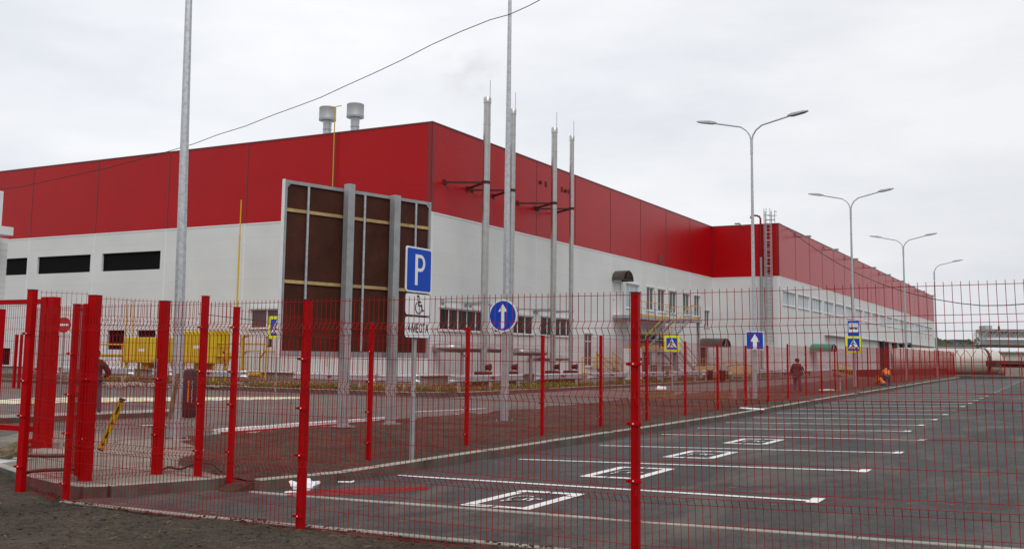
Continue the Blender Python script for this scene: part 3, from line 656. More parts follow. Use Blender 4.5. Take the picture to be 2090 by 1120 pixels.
# tall galvanised poles
def tall_pole(name, x, y, z, h, r0, r1, label, arms=None, group=None, oct_=8):
    t = thing(name, (x, y, z), label, 'street lamp', group)
    MB().tube([(0, 0, -.3), (0, 0, h)], r0, oct_, r2=r1).build('pole', 'galv', t)
    MB().box((-.19, -.19, -.02), (.19, .19, .02)).build('base_plate', 'galvp', t)
    for sx in (-.14, .14):
        for sy in (-.14, .14): MB().tube([(sx, sy, 0), (sx, sy, .07)], .014, 6).build('anchor_bolt', 'bolt', t)
    return t
HEAD = MB().add([(-.02, -.05, .0), (-.02, .05, 0), (-.02, .05, .05), (-.02, -.05, .05), (.18, -.14, -.03), (.18, .14, -.03), (.18, .10, .08), (.18, -.10, .08), (.62, -.15, -.03), (.62, .15, -.03), (.62, .09, .05), (.62, -.09, .05), (.80, -.05, -.02), (.80, .05, -.02), (.80, .05, .01), (.80, -.05, .01)],
    [(0, 1, 2, 3), (15, 14, 13, 12)] + [(b + i, b + (i + 1) % 4, b + 4 + (i + 1) % 4, b + 4 + i) for b in (0, 4, 8) for i in range(4)]).mesh('lamp_head', 'galvp')
def lamp_arms(t, h, sides=(1, -1), rot=0.0, reach=1.45):
    for s in sides:
        pts = [(0, 0, h - .3), (.01 * s, 0, h), (.06 * s, 0, h + .22), (.18 * s, 0, h + .42), (.42 * s, 0, h + .60), (.72 * s, 0, h + .67), (reach * s, 0, h + .84)]
        c, sn = cos(rot), sin(rot); P_ = [(x * c - y * sn, x * sn + y * c, z) for x, y, z in pts]
        a = MB().tube(P_, .032, 8).build('lamp_arm', 'galv', t, smooth=True)
        hd = inst('lamp_head', HEAD, a, P_[-1]); hd.rotation_euler = (0, radians(-11), (0 if s > 0 else pi) + rot)
    MB().tube([(0, 0, h - .55), (0, 0, h + .02)], .055, 10).build('pole_collar', 'galv', t, smooth=True)
pg = 'tall street lamps along the parking fence'
t = tall_pole('street_lamp', -14.26, 13.64, .08, 12.0, .115, .045, 'thick tall galvanised pole rising out of frame left of the board'); lamp_arms(t, 12); t.rotation_euler = (.0083, -.0152, 0)
pol2 = tall_pole('street_lamp', -12.44, 22.55, .05, 12.0, .105, .04, 'thin tall galvanised pole rising out of frame, carrying the round blue arrow sign'); lamp_arms(pol2, 12)
lab = ['nearest double armed street lamp, with the square blue arrow sign on it', 'second double armed street lamp, carrying bus stop and crossing signs', 'third double armed street lamp along the parking fence']
lamps = []
for (x, y), l, h1 in zip(((-10.95, 39.84), (-10.39, 57.34), (-10.27, 75.87)), lab, (10.28, 9.82, 9.48)):
    t = tall_pole('street_lamp', x, y, .08, h1, .10, .042, l, group=pg, oct_=10); lamp_arms(t, h1 - .1); lamps.append(t)
t = tall_pole('street_lamp', -10.09, 92.1, .1, 9.05, .10, .042, 'single armed street lamp, farthest of the row', group=pg, oct_=10); lamp_arms(t, 8.95, sides=(1,))
# round arrow sign on the second pole
p = G(1027, 644, 0); a_ = AY(1027, 644, 22.43); rs = thing('direction_sign', (a_.x, 22.43, a_.z), 'round blue sign with white arrow pointing up, on the thin tall pole', 'road sign')
cir = lambda r: [(r * cos(2 * pi * i / 36), r * sin(2 * pi * i / 36)) for i in range(36)]
p = plate(rs, 'sign_plate', 0, cir(.405), 'sign_white', -.02); layer(p, 'blue_field', lambda mb, a, b: mb.prism(cir(.365), a, b), 'blue', 1)
layer(p, 'white_arrow', lambda mb, a, b: (mb.prism([(-.045, -.33), (.045, -.33), (.045, .10), (-.045, .10)], a, b), mb.prism([(-.13, .10), (.13, .10), (0, .29)], a, b)), 'sign_white', 2)
MB().box((-.08, 0, -.03), (.08, .08, .03)).build('sign_bracket', 'galvp', rs)
# square arrow sign on first far lamp
a_ = AY(1540.3, 694.8, 39.7); s_ = thing('direction_sign', (a_.x, 39.68, a_.z), 'square blue one way sign with broad white arrow, on the nearest double armed lamp', 'road sign', rz=radians(28))
p = plate(s_, 'sign_plate', 0, rrect(.69, .71, .04), 'sign_white', -.05); layer(p, 'blue_field', lambda mb, a, b: mb.prism(rrect(.63, .65, .03), a, b), 'blue', 1)
layer(p, 'white_arrow', lambda mb, a, b: (mb.prism([(-.075, -.32), (.075, -.32), (.075, -.04), (-.075, -.04)], a, b), mb.prism([(-.18, -.04), (.18, -.04), (0, .26)], a, b)), 'sign_white', 2)
# bus stop sign and crossing sign on second lamp
a_ = AY(1741.5, 671, 57.2); s_ = thing('bus_stop_sign', (a_.x, 57.2, a_.z), 'blue bus stop sign with bus picture above the yellow crossing sign', 'road sign', rz=radians(20))
p = plate(s_, 'sign_plate', 0, rrect(.58, .86, .03), 'blue', -.05); layer(p, 'white_field', lambda mb, a, b: mb.prism([(x, z + .06) for x, z in rrect(.50, .50, .05)], a, b), 'sign_white', 1)
def bus(mb, a, b):
    mb.prism([(-.22, .0), (.22, .0), (.22, .09), (.20, .14), (-.20, .14), (-.22, .09)], a, b); disc(mb, -.13, .0, .045, a - .001, b); disc(mb, .13, .0, .045, a - .001, b)
layer(p, 'bus_picture', bus, 'sign_black', 2)
layer(p, 'bus_windows', lambda mb, a, b: [mb.prism([(x, .07), (x + .06, .07), (x + .06, .12), (x, .12)], a - .0005, b) for x in (-.19, -.11, -.03, .05, .13)], 'sign_white', 3)
a_ = AY(1742, 703, 57.2); s_ = thing('crossing_sign', (a_.x, 57.18, a_.z), 'yellow bordered pedestrian crossing sign under the bus stop sign', 'road sign', rz=radians(20)); ped_sign(s_, 0, .86)
# crossing sign on its own post across the road
a_ = D(1371.5, 701, 57); s_ = thing('crossing_sign', (a_.x, a_.y, 0), 'yellow bordered pedestrian crossing sign on its own thin post, left of the square arrow sign', 'road sign', rz=radians(12)); ped_sign(s_, a_.z, .84)
MB().tube([(0, 0, -.1), (0, 0, a_.z + .3)], .035, 8).build('sign_post', 'galvp', s_)
a_ = D(566.5, 668, 41); s_ = thing('crossing_sign', (a_.x, a_.y, 0), 'yellow bordered pedestrian crossing sign half hidden behind the left edge of the big board', 'road sign'); ped_sign(s_, a_.z, .86)
MB().tube([(0, 0, -.1), (0, 0, a_.z + .3)], .035, 8).build('sign_post', 'galvp', s_)
a_ = D(131, 663, 46); s_ = thing('no_entry_sign', (a_.x, a_.y, 0), 'round red no entry sign with white bar on a thin grey post', 'road sign', rz=radians(25))
p = plate(s_, 'sign_plate', a_.z, cir(.34), 'sign_red', -.05); layer(p, 'white_bar', lambda mb, a, b: mb.prism([(-.22, -.05), (.22, -.05), (.22, .05), (-.22, .05)], a, b), 'sign_white', 1)
MB().tube([(0, 0, -.1), (0, 0, a_.z + .3)], .03, 8).build('sign_post', 'galvp', s_)
# ================================================================== THE BIG BOARD (seen from behind)
bl = Vector((-14.06, 18.2, 0)); br_ = Vector((-13.62, 19.9, 0)); ax = (br_ - bl).normalized()
def onl(u, v):     # sight line met with the board's vertical plane
    r = ray(u, v); n = Vector((ax.y, -ax.x, 0)); t = n.dot(bl - EYE) / n.dot(r); return EYE + r * t
bo = thing('advertising_board', (bl.x, bl.y, 0), 'large brown plywood board in a steel frame on two square columns, seen from behind', 'billboard', rz=math.atan2(ax.y, ax.x))
def loc(u, v): q = onl(u, v) - Vector((bl.x, bl.y, 0)); return ax.dot(q), q.z
x0 = loc(581, 500)[0]; x1 = loc(881, 560)[0]; zt_ = (loc(582, 351)[1] + loc(887, 425)[1]) / 2; zb_ = (loc(573, 722)[1] + loc(876, 736)[1]) / 2
print('board', x0, x1, zt_, zb_, loc(582, 351), loc(887, 425), loc(573, 722), loc(876, 736))
BZ = .0
MB().box((x0 + .03, .10, zb_ + .03), (x1 - .03, .12, zt_ - .03)).build('plywood_sheet', 'plywood', bo)
mb = MB(); w = .065
mb.box((x0, .06, zb_), (x0 + w, .13, zt_)).box((x1 - w, .06, zb_), (x1, .13, zt_)).box((x0 + w, .063, zt_ - w - .01), (x1 - w, .13, zt_ - .003)).box((x0 + w, .063, zb_ + .003), (x1 - w, .13, zb_ + w + .06))
mb.prism([(x0 + w, zt_ - w), (x0 + w + .1, zt_ - w), (x0 + w, zt_ - w - .1)], .07, .085).prism([(x1 - w, zt_ - w), (x1 - w - .1, zt_ - w), (x1 - w, zt_ - w - .1)], .07, .085)
mb.build('board_frame', 'galvp', bo)
MB().box((x0 - .012, .05, zb_ - .01), (x0 - .002, .15, zt_ + .01)).build('edge_trim', 'white_trim', bo)
for u0 in (630, 746, 851):
    xx = loc(u0, 480)[0]; MB().box((xx - .026, .04, zb_ + .14), (xx + .026, .068, zt_ - .085)).build('upright', 'galv', bo)
for v_l, v_r in ((414, 477), (568, 600)):
    zz = (loc(590, v_l)[1] + loc(880, v_r)[1]) / 2; MB().box((x0 + w, .07, zz - .035), (x1 - w, .099, zz + .035)).build('batten', 'batten', bo)
for k, (u0, v0) in enumerate(((702, 377), (797, 400))):
    xx = loc(u0, 550)[0]; zt2 = loc(u0, v0)[1]
    c = MB().box((xx - .09, -.21, .12), (xx + .09, -.03, zt2)).build('column', 'galvp', bo, bevel=.006)
    MB().box((xx - .2, -.32, .10), (xx + .2, .08, .125)).build('base_plate', 'galvp', c)
    MB().box((xx - .14, -.26, -.1), (xx + .14, .02, .10)).build('footing', 'concrete', c)
fs = MB().box((-.9, -.45, -.15), (2.3, .35, .03)); fs.build('foundation_slab', 'concrete', bo)
# ================================================================== THE FACTORY HALL
BX, BY, IY, BX2, EY, HT, ZB = -29.70, 45.46, 93.88, -23.42, 211.4, 14.05, 9.19
fb = thing('factory_building', (BX, BY, 0), 'long low factory hall with red band above pale grey panel walls', 'factory')
def own(o, t): o.parent = t; o.location = -Vector(t.location); return o
def wall_face(mb, u0, u1, z0, z1, holes, place, rev=.14):
    us = sorted(set([u0, u1] + [h[i] for h in holes for i in (0, 1) if u0 < h[i] < u1])); zs = sorted(set([z0, z1] + [h[i] for h in holes for i in (2, 3) if z0 < h[i] < z1]))
    for a, b in zip(us, us[1:]):
        for c, d in zip(zs, zs[1:]):
            mu, mz = (a + b) / 2, (c + d) / 2
            if any(h[0] < mu < h[1] and h[2] < mz < h[3] for h in holes): continue
            mb.add([place(a, c, 0), place(b, c, 0), place(b, d, 0), place(a, d, 0)], [(0, 1, 2, 3)])
    for h in holes:
        a, b, c, d = h[:4]
        for (p, q) in (((a, c), (b, c)), ((b, c), (b, d)), ((b, d), (a, d)), ((a, d), (a, c))):
            mb.add([place(p[0], p[1], 0), place(q[0], q[1], 0), place(q[0], q[1], -rev), place(p[0], p[1], -rev)], [(0, 1, 2, 3)])
pL = lambda u, z, d: (u, BY - d, z)            # faces -y
pA = lambda u, z, d: (BX + d, u, z)            # faces +x
pS = lambda u, z, d: (u, IY - d, z)
pB = lambda u, z, d: (BX2 + d, u, z)
def hl(u0, v0, u1, v1): a, b = AY(u0, v0, BY), AY(u1, v1, BY); return (a.x, b.x, b.z, a.z)
zt1, zb1 = AY(268, 514.5, BY).z, AY(268, 551.5, BY).z
HL = [(AY(208, 530, BY).x, AY(327, 530, BY).x, zb1, zt1), (AY(76, 540, BY).x, AY(184, 540, BY).x, zb1, zt1), (AY(76, 540, BY).x - 7.7, AY(55, 540, BY).x, zb1, zt1)]
HD = [hl(220, 674, 252, 713), hl(280, 674, 317, 688), (AY(0, 730, BY).x - 1.5, AY(20, 730, BY).x, .66, 1.8)]
HW = [(AY(511, 650, BY).x, AY(511, 650, BY).x + 3.6, AY(520, 670, BY).z, AY(511, 631, BY).z)]
HA = [(46.56, 51.4, 3.02, 4.2), (52.5, 57.4, 3.02, 4.15), (58.45, 63.3, 3.02, 4.2)]
HU = [(72.65, 75.25), (76.94, 78.46), (79.46, 81.07), (82.25, 83.83), (85.7, 87.25), (88.6, 90.1)]
HU = [(a, b, 5.45, 7.28) for a, b in HU] + [(91.5, 92.9, 4.58, 6.08), (79.65, 81.0, 1.06, 3.35), (82.3, 83.6, 1.08, 3.3), (76.3, 77.8, 1.06, 3.35), (65.2, 66.4, 1.06, 3.3)]
HD2 = [(70.15, 71.6, 4.84, 7.2), (74.3, 75.7, .62, 2.7), (90.2, 91.7, .62, 2.7)]
HB = [(95.15 + 5.96 * i, 95.15 + 5.96 * i + 4.6, 6.70, 7.95) for i in range(19)]
mb = MB()
wall_face(mb, -130, BX, .62, ZB, HL + HD + HW, pL); wall_face(mb, BY, IY, .62, ZB, HA + HU + HD2, pA, .12); wall_face(mb, BX, BX2, .62, ZB, [], pS); wall_face(mb, IY, EY, .62, ZB, HB, pB, .12)
mb.add([(BX2, EY, .62), (BX2, EY, ZB), (-130, EY, ZB), (-130, EY, .62)], [(0, 1, 2, 3)])
own(mb.build('wall', 'white_clad'), fb)
mb = MB()
mb.add([pL(-130, ZB, 0), pL(BX, ZB, 0), pL(BX, HT, 0), pL(-130, HT, 0)], [(0, 1, 2, 3)]).add([pA(BY, ZB, 0), pA(IY, ZB, 0), pA(IY, HT, 0), pA(BY, HT, 0)], [(0, 1, 2, 3)])
mb.add([pS(BX, ZB, 0), pS(BX2, ZB, 0), pS(BX2, HT, 0), pS(BX, HT, 0)], [(0, 1, 2, 3)]).add([pB(IY, ZB, 0), pB(EY, ZB, 0), pB(EY, HT, 0), pB(IY, HT, 0)], [(0, 1, 2, 3)])
mb.add([(BX2, EY, ZB), (BX2, EY, HT), (-130, EY, HT), (-130, EY, ZB)], [(0, 1, 2, 3)])
own(mb.build('red_cladding', 'red_clad', None), fb)
mb = MB(); q = .08
mb.box((-130, BY + q, -.3), (BX - q, BY + .5, .60)).box((BX - .5, BY + .5, -.3), (BX - q, IY + .5, .60)).box((BX - q, IY + q, -.3), (BX2 - q, IY + .5, .60)).box((BX2 - .5, IY + .5, -.3), (BX2 - q, EY, .60))
own(mb.build('plinth', 'concrete'), fb)
mb = MB()
mb.box((-130, BY - .05, .60), (BX + .05, BY + .02, .68)).box((BX - .02, BY + .02, .60), (BX + .05, IY - .05, .68)).box((BX + .05, IY - .05, .60), (BX2 + .05, IY + .02, .68)).box((BX2 - .02, IY + .02, .60), (BX2 + .05, EY, .68))
own(mb.build('drip_flashing', 'white_trim'), fb)
mb = MB(); c = .035
mb.box((-130, BY - c, HT - .02), (BX + c, BY + .5, HT + .05)).box((BX - .5, BY + .5, HT - .02), (BX + c, IY - c, HT + .05)).box((BX - .5, IY - c, HT - .02), (BX2 + c, IY + .5, HT + .05)).box((BX2 - .5, IY + .5, HT - .02), (BX2 + c, EY, HT + .05))
own(mb.build('roof_cap', 'cap'), fb)
own(MB().box((-130, BY + .5, 13.0), (BX - .5, EY, 13.4)).box((BX - .5, IY + .5, 13.0), (BX2 - .5, EY, 13.4)).build('roof', 'far_grey'), fb)
for nm, m, z0, z1 in (('red_seam_trim', 'red_trim', ZB + .06, HT - .02), ('white_seam_trim', 'white_trim', .70, ZB - .03)):
    t = .014
    def vseam(pl_, u, w=.11):
        a, b = pl_(u - w / 2, z0, 0), pl_(u + w / 2, z1, t); lo = [min(a[i], b[i]) for i in range(3)]; hi = [max(a[i], b[i]) for i in range(3)]
        own(MB().box(lo, hi).build('seam_trim', m), fb)
    for k in range(8):
        u = BX - 6.45 * (k + 1) - .1 if k else BX - 6.47
        if z0 < 5 and any(h[0] - .1 < u < h[1] + .1 for h in HW + HD): continue
        vseam(pL, u)
    for k in (12.28, 24.2, 30.2, 36.0, 42.07): vseam(pA, BY + k)
    if z0 > 5: vseam(pA, BY + 18.1)
    for k in range(19): vseam(pB, IY + .45 + 6.02 * (k + 1), .11 if z0 > 5 else .08)
    vseam(pL, BX - .14, .24); vseam(pA, BY + .14, .24); vseam(pS, BX2 - .1, .18); vseam(pB, IY + .1, .18); vseam(pS, BX + .05, .05)
mb = MB(); z0 = ZB
mb.box((-130, BY - .02, z0 - .03), (BX + .02, BY, z0 + .05)).box((BX, BY, z0 - .03), (BX + .02, IY - .02, z0 + .05)).box((BX + .02, IY - .02, z0 - .03), (BX2 + .02, IY, z0 + .05)).box((BX2, IY, z0 - .03), (BX2 + .02, EY, z0 + .05))
own(mb.build('band_flashing', 'white_trim'), fb)
def window(h, pl_, n, glass='glass', rev=.10, head=.14, tr=False, name='window'):
    a, b, c, d = h[:4]; fr = MB(); f = .055
    def bx(mb, u0, u1, z0, z1, d0, d1):
        p, q = pl_(u0, z0, d0), pl_(u1, z1, d1); mb.box([min(p[i], q[i]) for i in range(3)], [max(p[i], q[i]) for i in range(3)])
    bx(fr, a + .004, b - .004, c + .004, c + f, -rev, -rev + .05); bx(fr, a + .004, b - .004, d - f, d - .004, -rev, -rev + .05)
    for i in range(n + 1):
        u = lerp(a + f / 2 + .004, b - f / 2 - .004, i / n); bx(fr, u - f / 2, u + f / 2, c + f, d - f, -rev + .001, -rev + .052)
    if tr: bx(fr, a + f, b - f, d - .55, d - .50, -rev + .002, -rev + .048)
    w = own(fr.build(name, 'frame_white'), fb)
    mb = MB(); bx(mb, a + .01, b - .01, c + .01, d - .01, -rev - .03, -rev + .015); o = mb.build('pane', glass); o.parent = w
    mb = MB(); bx(mb, a - .08, b + .08, c - .07, c - .005, -.04, .09); o = mb.build('sill', 'white_trim'); o.parent = w
    mb = MB(); bx(mb, a - .10, b + .10, d + .01, d + head, 0.002, .07); o = mb.build('lintel', 'white_trim'); o.parent = w
for h in HL:
    mb = MB(); a, b, c, d = h
    mb.box((a - .3, BY + .145, c - .3), (b + .3, BY + 4, d + .3)); o = own(mb.build('loading_opening', 'black'), fb)
for h in HD: a, b, c, d = h; own(MB().box((a - .02, BY + .142, c - .02), (b + .02, BY + .5, d + .02)).build('vent_opening', 'black'), fb)
for h in HW: window(h, pL, 3, 'glass_grey', head=.2)
for h in HA: window(h, pA, 5)
for i, h in enumerate(HU): window(h, pA, 3 if h[1] - h[0] > 2 else 2, 'blind' if i == 0 else 'glass_grey', tr=h[2] < 2 and h[3] > 3)
for h in HB: window(h, pB, 5, 'blind')
for i, (a, b, c, d) in enumerate(HD2):
    o = own(MB().box((BX - .13, a + .02, c), (BX - .06, b - .02, d - .02)).build('door', 'white_trim' if i == 0 else 'brown_metal'), fb)
    MB().box((BX - .06, a + .16, c + 1.0), (BX - .01, a + .20, c + 1.15)).build('handle', 'galvp', o)
# wall grilles in the red band, and red hatch
mb = MB()
for y, z in ((58.98, 12.76), (61.38, 12.77)): mb.box((BX, y - .12, z - .17), (BX + .03, y + .12, z + .17))
for y, z in ((58.2, 12.76), (61.9, 12.76)): mb.tube([(BX, y, z), (BX + .08, y, z)], .12, 12)
mb.box((BX, 62.3, 12.65), (BX + .03, 62.55, 12.9)); own(mb.build('wall_grille', 'dark_red'), fb)
own(MB().box((BX, 79.48, 9.33), (BX + .03, 80.55, 10.1)).build('wall_hatch', 'red_trim'), fb)
# faint red level marks on the far wall
mb = MB()
for u, v0, v1 in ((1693, 644, 660), (1714, 650, 664), (1770, 660, 672), (1871, 684, 689), (1881, 685, 692), (1889, 684, 692), (1897, 686, 693), (1905, 687, 694)):
    p, q = AX(u, v0, BX2), AX(u, v1, BX2); mb.box((BX2, p.y - .12, q.z), (BX2 + .012, p.y + .12, p.z))
own(mb.build('level_mark', 'red_trim'), fb)
# flood lights under the roof edge
for y in (100.0, 113.2, 124.6, 137, 149, 161.5, 173.5, 186, 198.5):
    mb = MB().bar((BX2, y, HT - .6), (BX2 + 1.1, y, HT - .55), .06, .06).bar((BX2, y, HT - .2), (BX2 + .1, y, HT - .55), .05, .05); o = own(mb.build('flood_light', 'dark_red'), fb)
    MB().box((BX2 + .9, y - .22, HT - .66), (BX2 + 1.55, y + .22, HT - .50)).build('lamp', 'galvp', o)
mb = MB().bar((-26.6, IY, HT - .1), (-26.9, IY - 1.0, HT + .05), .05, .05); o = own(mb.build('flood_light', 'galvp'), fb); MB().box((-27.15, IY - 1.3, HT - .02), (-26.7, IY - .85, HT + .08)).build('lamp', 'galvp', o)
# red goose-neck vent and downpipe by the ladder
def bend(pts, mb, r, n=10): mb.tube(pts, r, n)
mb = MB(); x = AY(1553, 470, IY).x; bend([(x, IY - .1, 11), (x, IY - .1, 14.55), (x - .08, IY - .15, 14.75), (x - .3, IY - .3, 14.85), (x - .7, IY - .5, 14.85), (x - .8, IY - .55, 14.6)], mb, .09); own(mb.build('vent_pipe', 'red_trim', smooth=True), fb)
mb = MB(); bend([(x, IY - .12, 11), (x, IY - .12, 1.0), (x + .3, IY - .3, .7)], mb, .11); own(mb.build('downpipe', 'galvp', smooth=True), fb)
# caged ladder
lx0, lx1 = AY(1562, 560, IY - .5).x, AY(1574.5, 560, IY - .5).x
la = thing('roof_ladder', ((lx0 + lx1) / 2, IY - .25, 3.4), 'galvanised caged ladder climbing the inner corner wall to the roof', 'ladder')
mb = MB()
for x in (lx0, lx1): mb.box((x - .035, IY - .32, 3.2), (x + .035, IY - .22, 15.2))
own(mb.build('ladder_rail', 'ladder'), la)
mb = MB(); z = 3.4
while z < 14.2: mb.bar((lx0, IY - .27, z), (lx1, IY - .27, z), .035, .035); z += .34
own(mb.build('rung', 'ladder'), la)
mb = MB(); z = 5.4; xm = (lx0 + lx1) / 2; hw = (lx1 - lx0) / 2 + .06
while z < 15.4:
    pts = [(xm + hw * cos(t), IY - .35 - .62 * sin(t), z) for t in [pi * i / 8 for i in range(9)]]
    for a, b in zip(pts, pts[1:]): mb.bar(a, b, .015, .06)
    z += .78
for t in (.2, .5, .8): mb.bar((xm + hw * cos(pi * t), IY - .35 - .62 * sin(pi * t), 5.4), (xm + hw * cos(pi * t), IY - .35 - .62 * sin(pi * t), 15.4), .05, .015)
own(mb.build('safety_cage', 'ladder'), la)
mb = MB().bar((lx0, IY + .6, 14.9), (lx1 + .3, IY + .6, 14.9), .05, .05).bar((lx1 + .3, IY - .2, 15.2), (lx1 + .3, IY + .6, 15.2), .04, .04).bar((lx1 + .3, IY - .2, 14.1), (lx1 + .3, IY - .2, 15.25), .05, .05).bar((lx0, IY - .2, 14.4), (lx1 + .3, IY - .2, 14.4), .3, .05).bar((lx1 + .3, IY - .2, 14.7), (lx1, IY - .3, 14.7), .04, .04)
own(mb.build('top_rail', 'ladder'), la)
# ------------------------------------------------------------------ chimneys on the wall
CH = [(993, 47.82, .195, (46.75, 49.15)), (1046, 50.78, .165, (49.65, 52.1)), (1131, 56.13, .18, (55.13, 57.5)), (1167.5, 58.66, .142, (57.83, 60.15))]
cl_ = ['thickest steel chimney, leftmost and nearest of four on the side wall', 'second steel chimney, just behind the thin tall pole', 'third steel chimney on the side wall, with rod on top', 'thinnest and farthest steel chimney of the four on the side wall']
for (u, y, r, an), l in zip(CH, cl_):
    x = BX + 2.0; z1 = 15.72
    t = thing('chimney', (x, y, .3), l, 'chimney', 'steel chimneys on the side wall'); pr = []
    mb = MB(); prof = [(r, .5)]
    z = 1.2
    while z < z1 - .3: prof += [(r, z - .001), (r + .012, z), (r + .012, z + .05), (r, z + .051)]; z += 1.18
    prof += [(r, z1 - .35), (r + .02, z1 - .33), (r + .02, z1 - .06), (r * .9, z1)]
    mb.lathe(prof, (x, y, 0), 20); own(mb.build('flue', 'steel', smooth=True), t)
    own(MB().tube([(x + r * .7, y + .05, z1 - .3), (x + r * .7, y + .05, z1 + .95)], .017, 6).build('lightning_rod', 'galvp'), t)
    for zz, m, w in ((11.0, 'dark_red', .10), (4.52, 'galvp', .09)):
        mb = MB()
        for ya in an: mb.bar((BX, ya, zz), (x - r * .5, y, zz), w, w); mb.box((BX, ya - .12, zz - .14), (BX + .06, ya + .12, zz + .14))
        mb.tube([(x, y, zz - .08), (x, y, zz + .08)], r + .03, 16); own(mb.build('wall_bracket', m), t)
    mb = MB().prism([(-.58, .0), (.58, .0), (.44, .84), (-.44, .84)], -.30, .30); o = mb.build('support_frame', 'dark_red', t); o.location = (0, 0, -.3); o.rotation_euler = (0, 0, radians(25))
    mb = MB().tube([(x + .05, y + .02, 1.08), (x + .42, y + .05, 1.08)], .14, 14).tube([(x + .36, y + .045, 1.08), (x + .41, y + .05, 1.08)], .19, 14); own(mb.build('duct_stub', 'dark_red'), t)
for i, (u0, u1, v, ch, lab_) in enumerate(((924, 1019, 711, 0, 'horizontal steel flue pipe left of the thickest chimney'), (1068, 1112, 719, 2, 'horizontal steel flue pipe left of the third chimney'), (1113, 1160, 731, 3, 'lower horizontal steel flue pipe between third and fourth chimneys'))):
    xx = BX + 1.15; a, b = AX(u0, v, xx), AX(u1, v, xx); z = (a.z + b.z) / 2
    t = thing('flue_pipe', (xx, a.y, z), lab_, 'pipe')
    rr = (.23, .2, .17)[i]; mb = MB().tube([(BX - xx, 0, 0), (-.25, 0, 0), (-.07, .07, 0), (0, .25, 0), (0, .7, 0)], rr, 16).tube([(0, .7, 0), (0, b.y - a.y, 0)], rr * .92, 16).tube([(0, .68, 0), (0, .76, 0)], rr * 1.12, 16).tube([(0, (b.y - a.y) * .6, 0), (0, (b.y - a.y) * .6 + .08, 0)], rr * 1.1, 16)
    mb.build('pipe', 'steel', t, smooth=True); MB().box((-.08, .9, -1.6), (.08, 1.0, -rr + .02)).build('pipe_support', 'galvp', t)
# roof ventilators
for (u, v0, v1, vb, lab_) in ((668.5, 219, 245, 272, 'lower left one of the two round galvanised roof ventilators'), (725, 212.5, 239, 266, 'right and higher one of the two round galvanised roof ventilators')):
    yv = 52.0; c = AY(u, 240, yv); zt2, z2 = AY(u, v0, yv).z, AY(u, v1, yv).z
    t = thing('roof_ventilator', (c.x, yv, 13.4), lab_, 'ventilator', 'roof ventilators'); k = -13.4
    MB().lathe([(.27, 0), (.27, z2 - .75 + k), (.275, z2 - .7 + k), (.29, z2 - .68 + k), (.29, z2 - .6 + k), (.27, z2 - .58 + k), (.31, z2 + .1 + k)], n=20).build('duct', 'galv', t, smooth=True)
    MB().lathe([(.30, z2 - .02 + k), (.55, z2 - .06 + k), (.56, z2 + .06 + k), (.545, z2 + .08 + k), (.545, zt2 - .09 + k), (.555, zt2 - .07 + k), (.50, zt2 - .01 + k), (.25, zt2 + .03 + k)], n=28).build('cowl', 'ladder', t, smooth=True)
t = thing('gas_vent_pipe', AY(680, 300, BY - .2), 'thin ochre pipe running up the red wall past the roof ventilator', 'pipe'); a = AY(684, 219, BY - .2); b_ = AY(679, 700, BY - .2)
own(MB().tube([(a.x, BY - .2, 1), (a.x, BY - .2, a.z)], .032, 8).tube([(a.x - .45, BY - .2, a.z), (a.x + .45, BY - .2, a.z + .04)], .025, 6).build('pipe', 'yellowpipe'), t)
yy = 43.6; a = AY(492.5, 408, yy); t = thing('gas_vent_pipe', (a.x, yy, 0), 'tall yellow vent pipe standing clear of the grey wall left of the board', 'pipe')
MB().tube([(0, 0, 0), (0, 0, a.z - 2)], .055, 8).tube([(0, 0, a.z - 2.2), (0, 0, a.z)], .032, 8).build('pipe', 'yellow', t)
# ------------------------------------------------------------------ canopies, stairs
def canopy(name, pl_, u0, u1, z0, z1, dep, m, label, posts=False, base=None):
    a = pl_((u0 + u1) / 2, 0, 0); t = thing(name, (a[0], a[1], base if base is not None else z0), label, 'canopy'); n = 12; c = (u0 + u1) / 2; r = (u1 - u0) / 2; mb = MB(); o = 0
    pts = [(c - r * cos(pi * i / n), z0 + (z1 - z0) * sin(pi * i / n)) for i in range(n + 1)]
    for (a1, b1), (a2, b2) in zip(pts, pts[1:]):
        q = [pl_(a1, b1, 0), pl_(a2, b2, 0), pl_(a2, b2, dep), pl_(a1, b1, dep), pl_(a1 , b1 + .03, 0), pl_(a2, b2 + .03, 0), pl_(a2, b2 + .03, dep), pl_(a1, b1 + .03, dep)]
        mb.add(q, [(0, 1, 2, 3), (7, 6, 5, 4), (3, 2, 6, 7), (0, 4, 5, 1)])
    own(mb.build('canopy_sheet', m), t); mb = MB()
    for p, q in ((pts[0], pts[-1]), ((c, z1), (c - .3 * r, z0)), ((c, z1), (c + .3 * r, z0))): mb.bar(pl_(p[0], p[1], dep - .03), pl_(q[0], q[1], dep - .03), .05, .05)
    for p in (pts[0], pts[-1]):
        mb.bar(pl_(p[0], p[1], 0), pl_(p[0], p[1], dep), .06, .06)
        if posts: mb.bar(pl_(p[0], p[1], dep - .06), pl_(p[0], base, dep - .06), .08, .08)
    own(mb.build('canopy_frame', 'brown_metal' if not posts else 'galvp'), t); return t
canopy('door_canopy', pA, 69.9, 71.8, 7.35, 8.05, .95, 'canopy_brown', 'dark brown arched canopy over the upper door at the stair top')
canopy('door_canopy', pA, 73.8, 76.2, 2.75, 3.45, 1.6, 'canopy_brown', 'brown arched canopy over the ground door under the steel stairs', True, .3)
canopy('door_canopy', pA, 89.6, 92.3, 2.75, 3.5, 2.2, 'canopy_brown', 'brown arched canopy on posts near the inner corner of the hall', True, .3)
canopy('door_canopy', pB, AX(1652, 710, BX2).y, AX(1652, 710, BX2).y + 3.2, 2.55, 3.3, 2.1, 'canopy_green', 'green arched canopy on posts behind the far fence', True, .2)
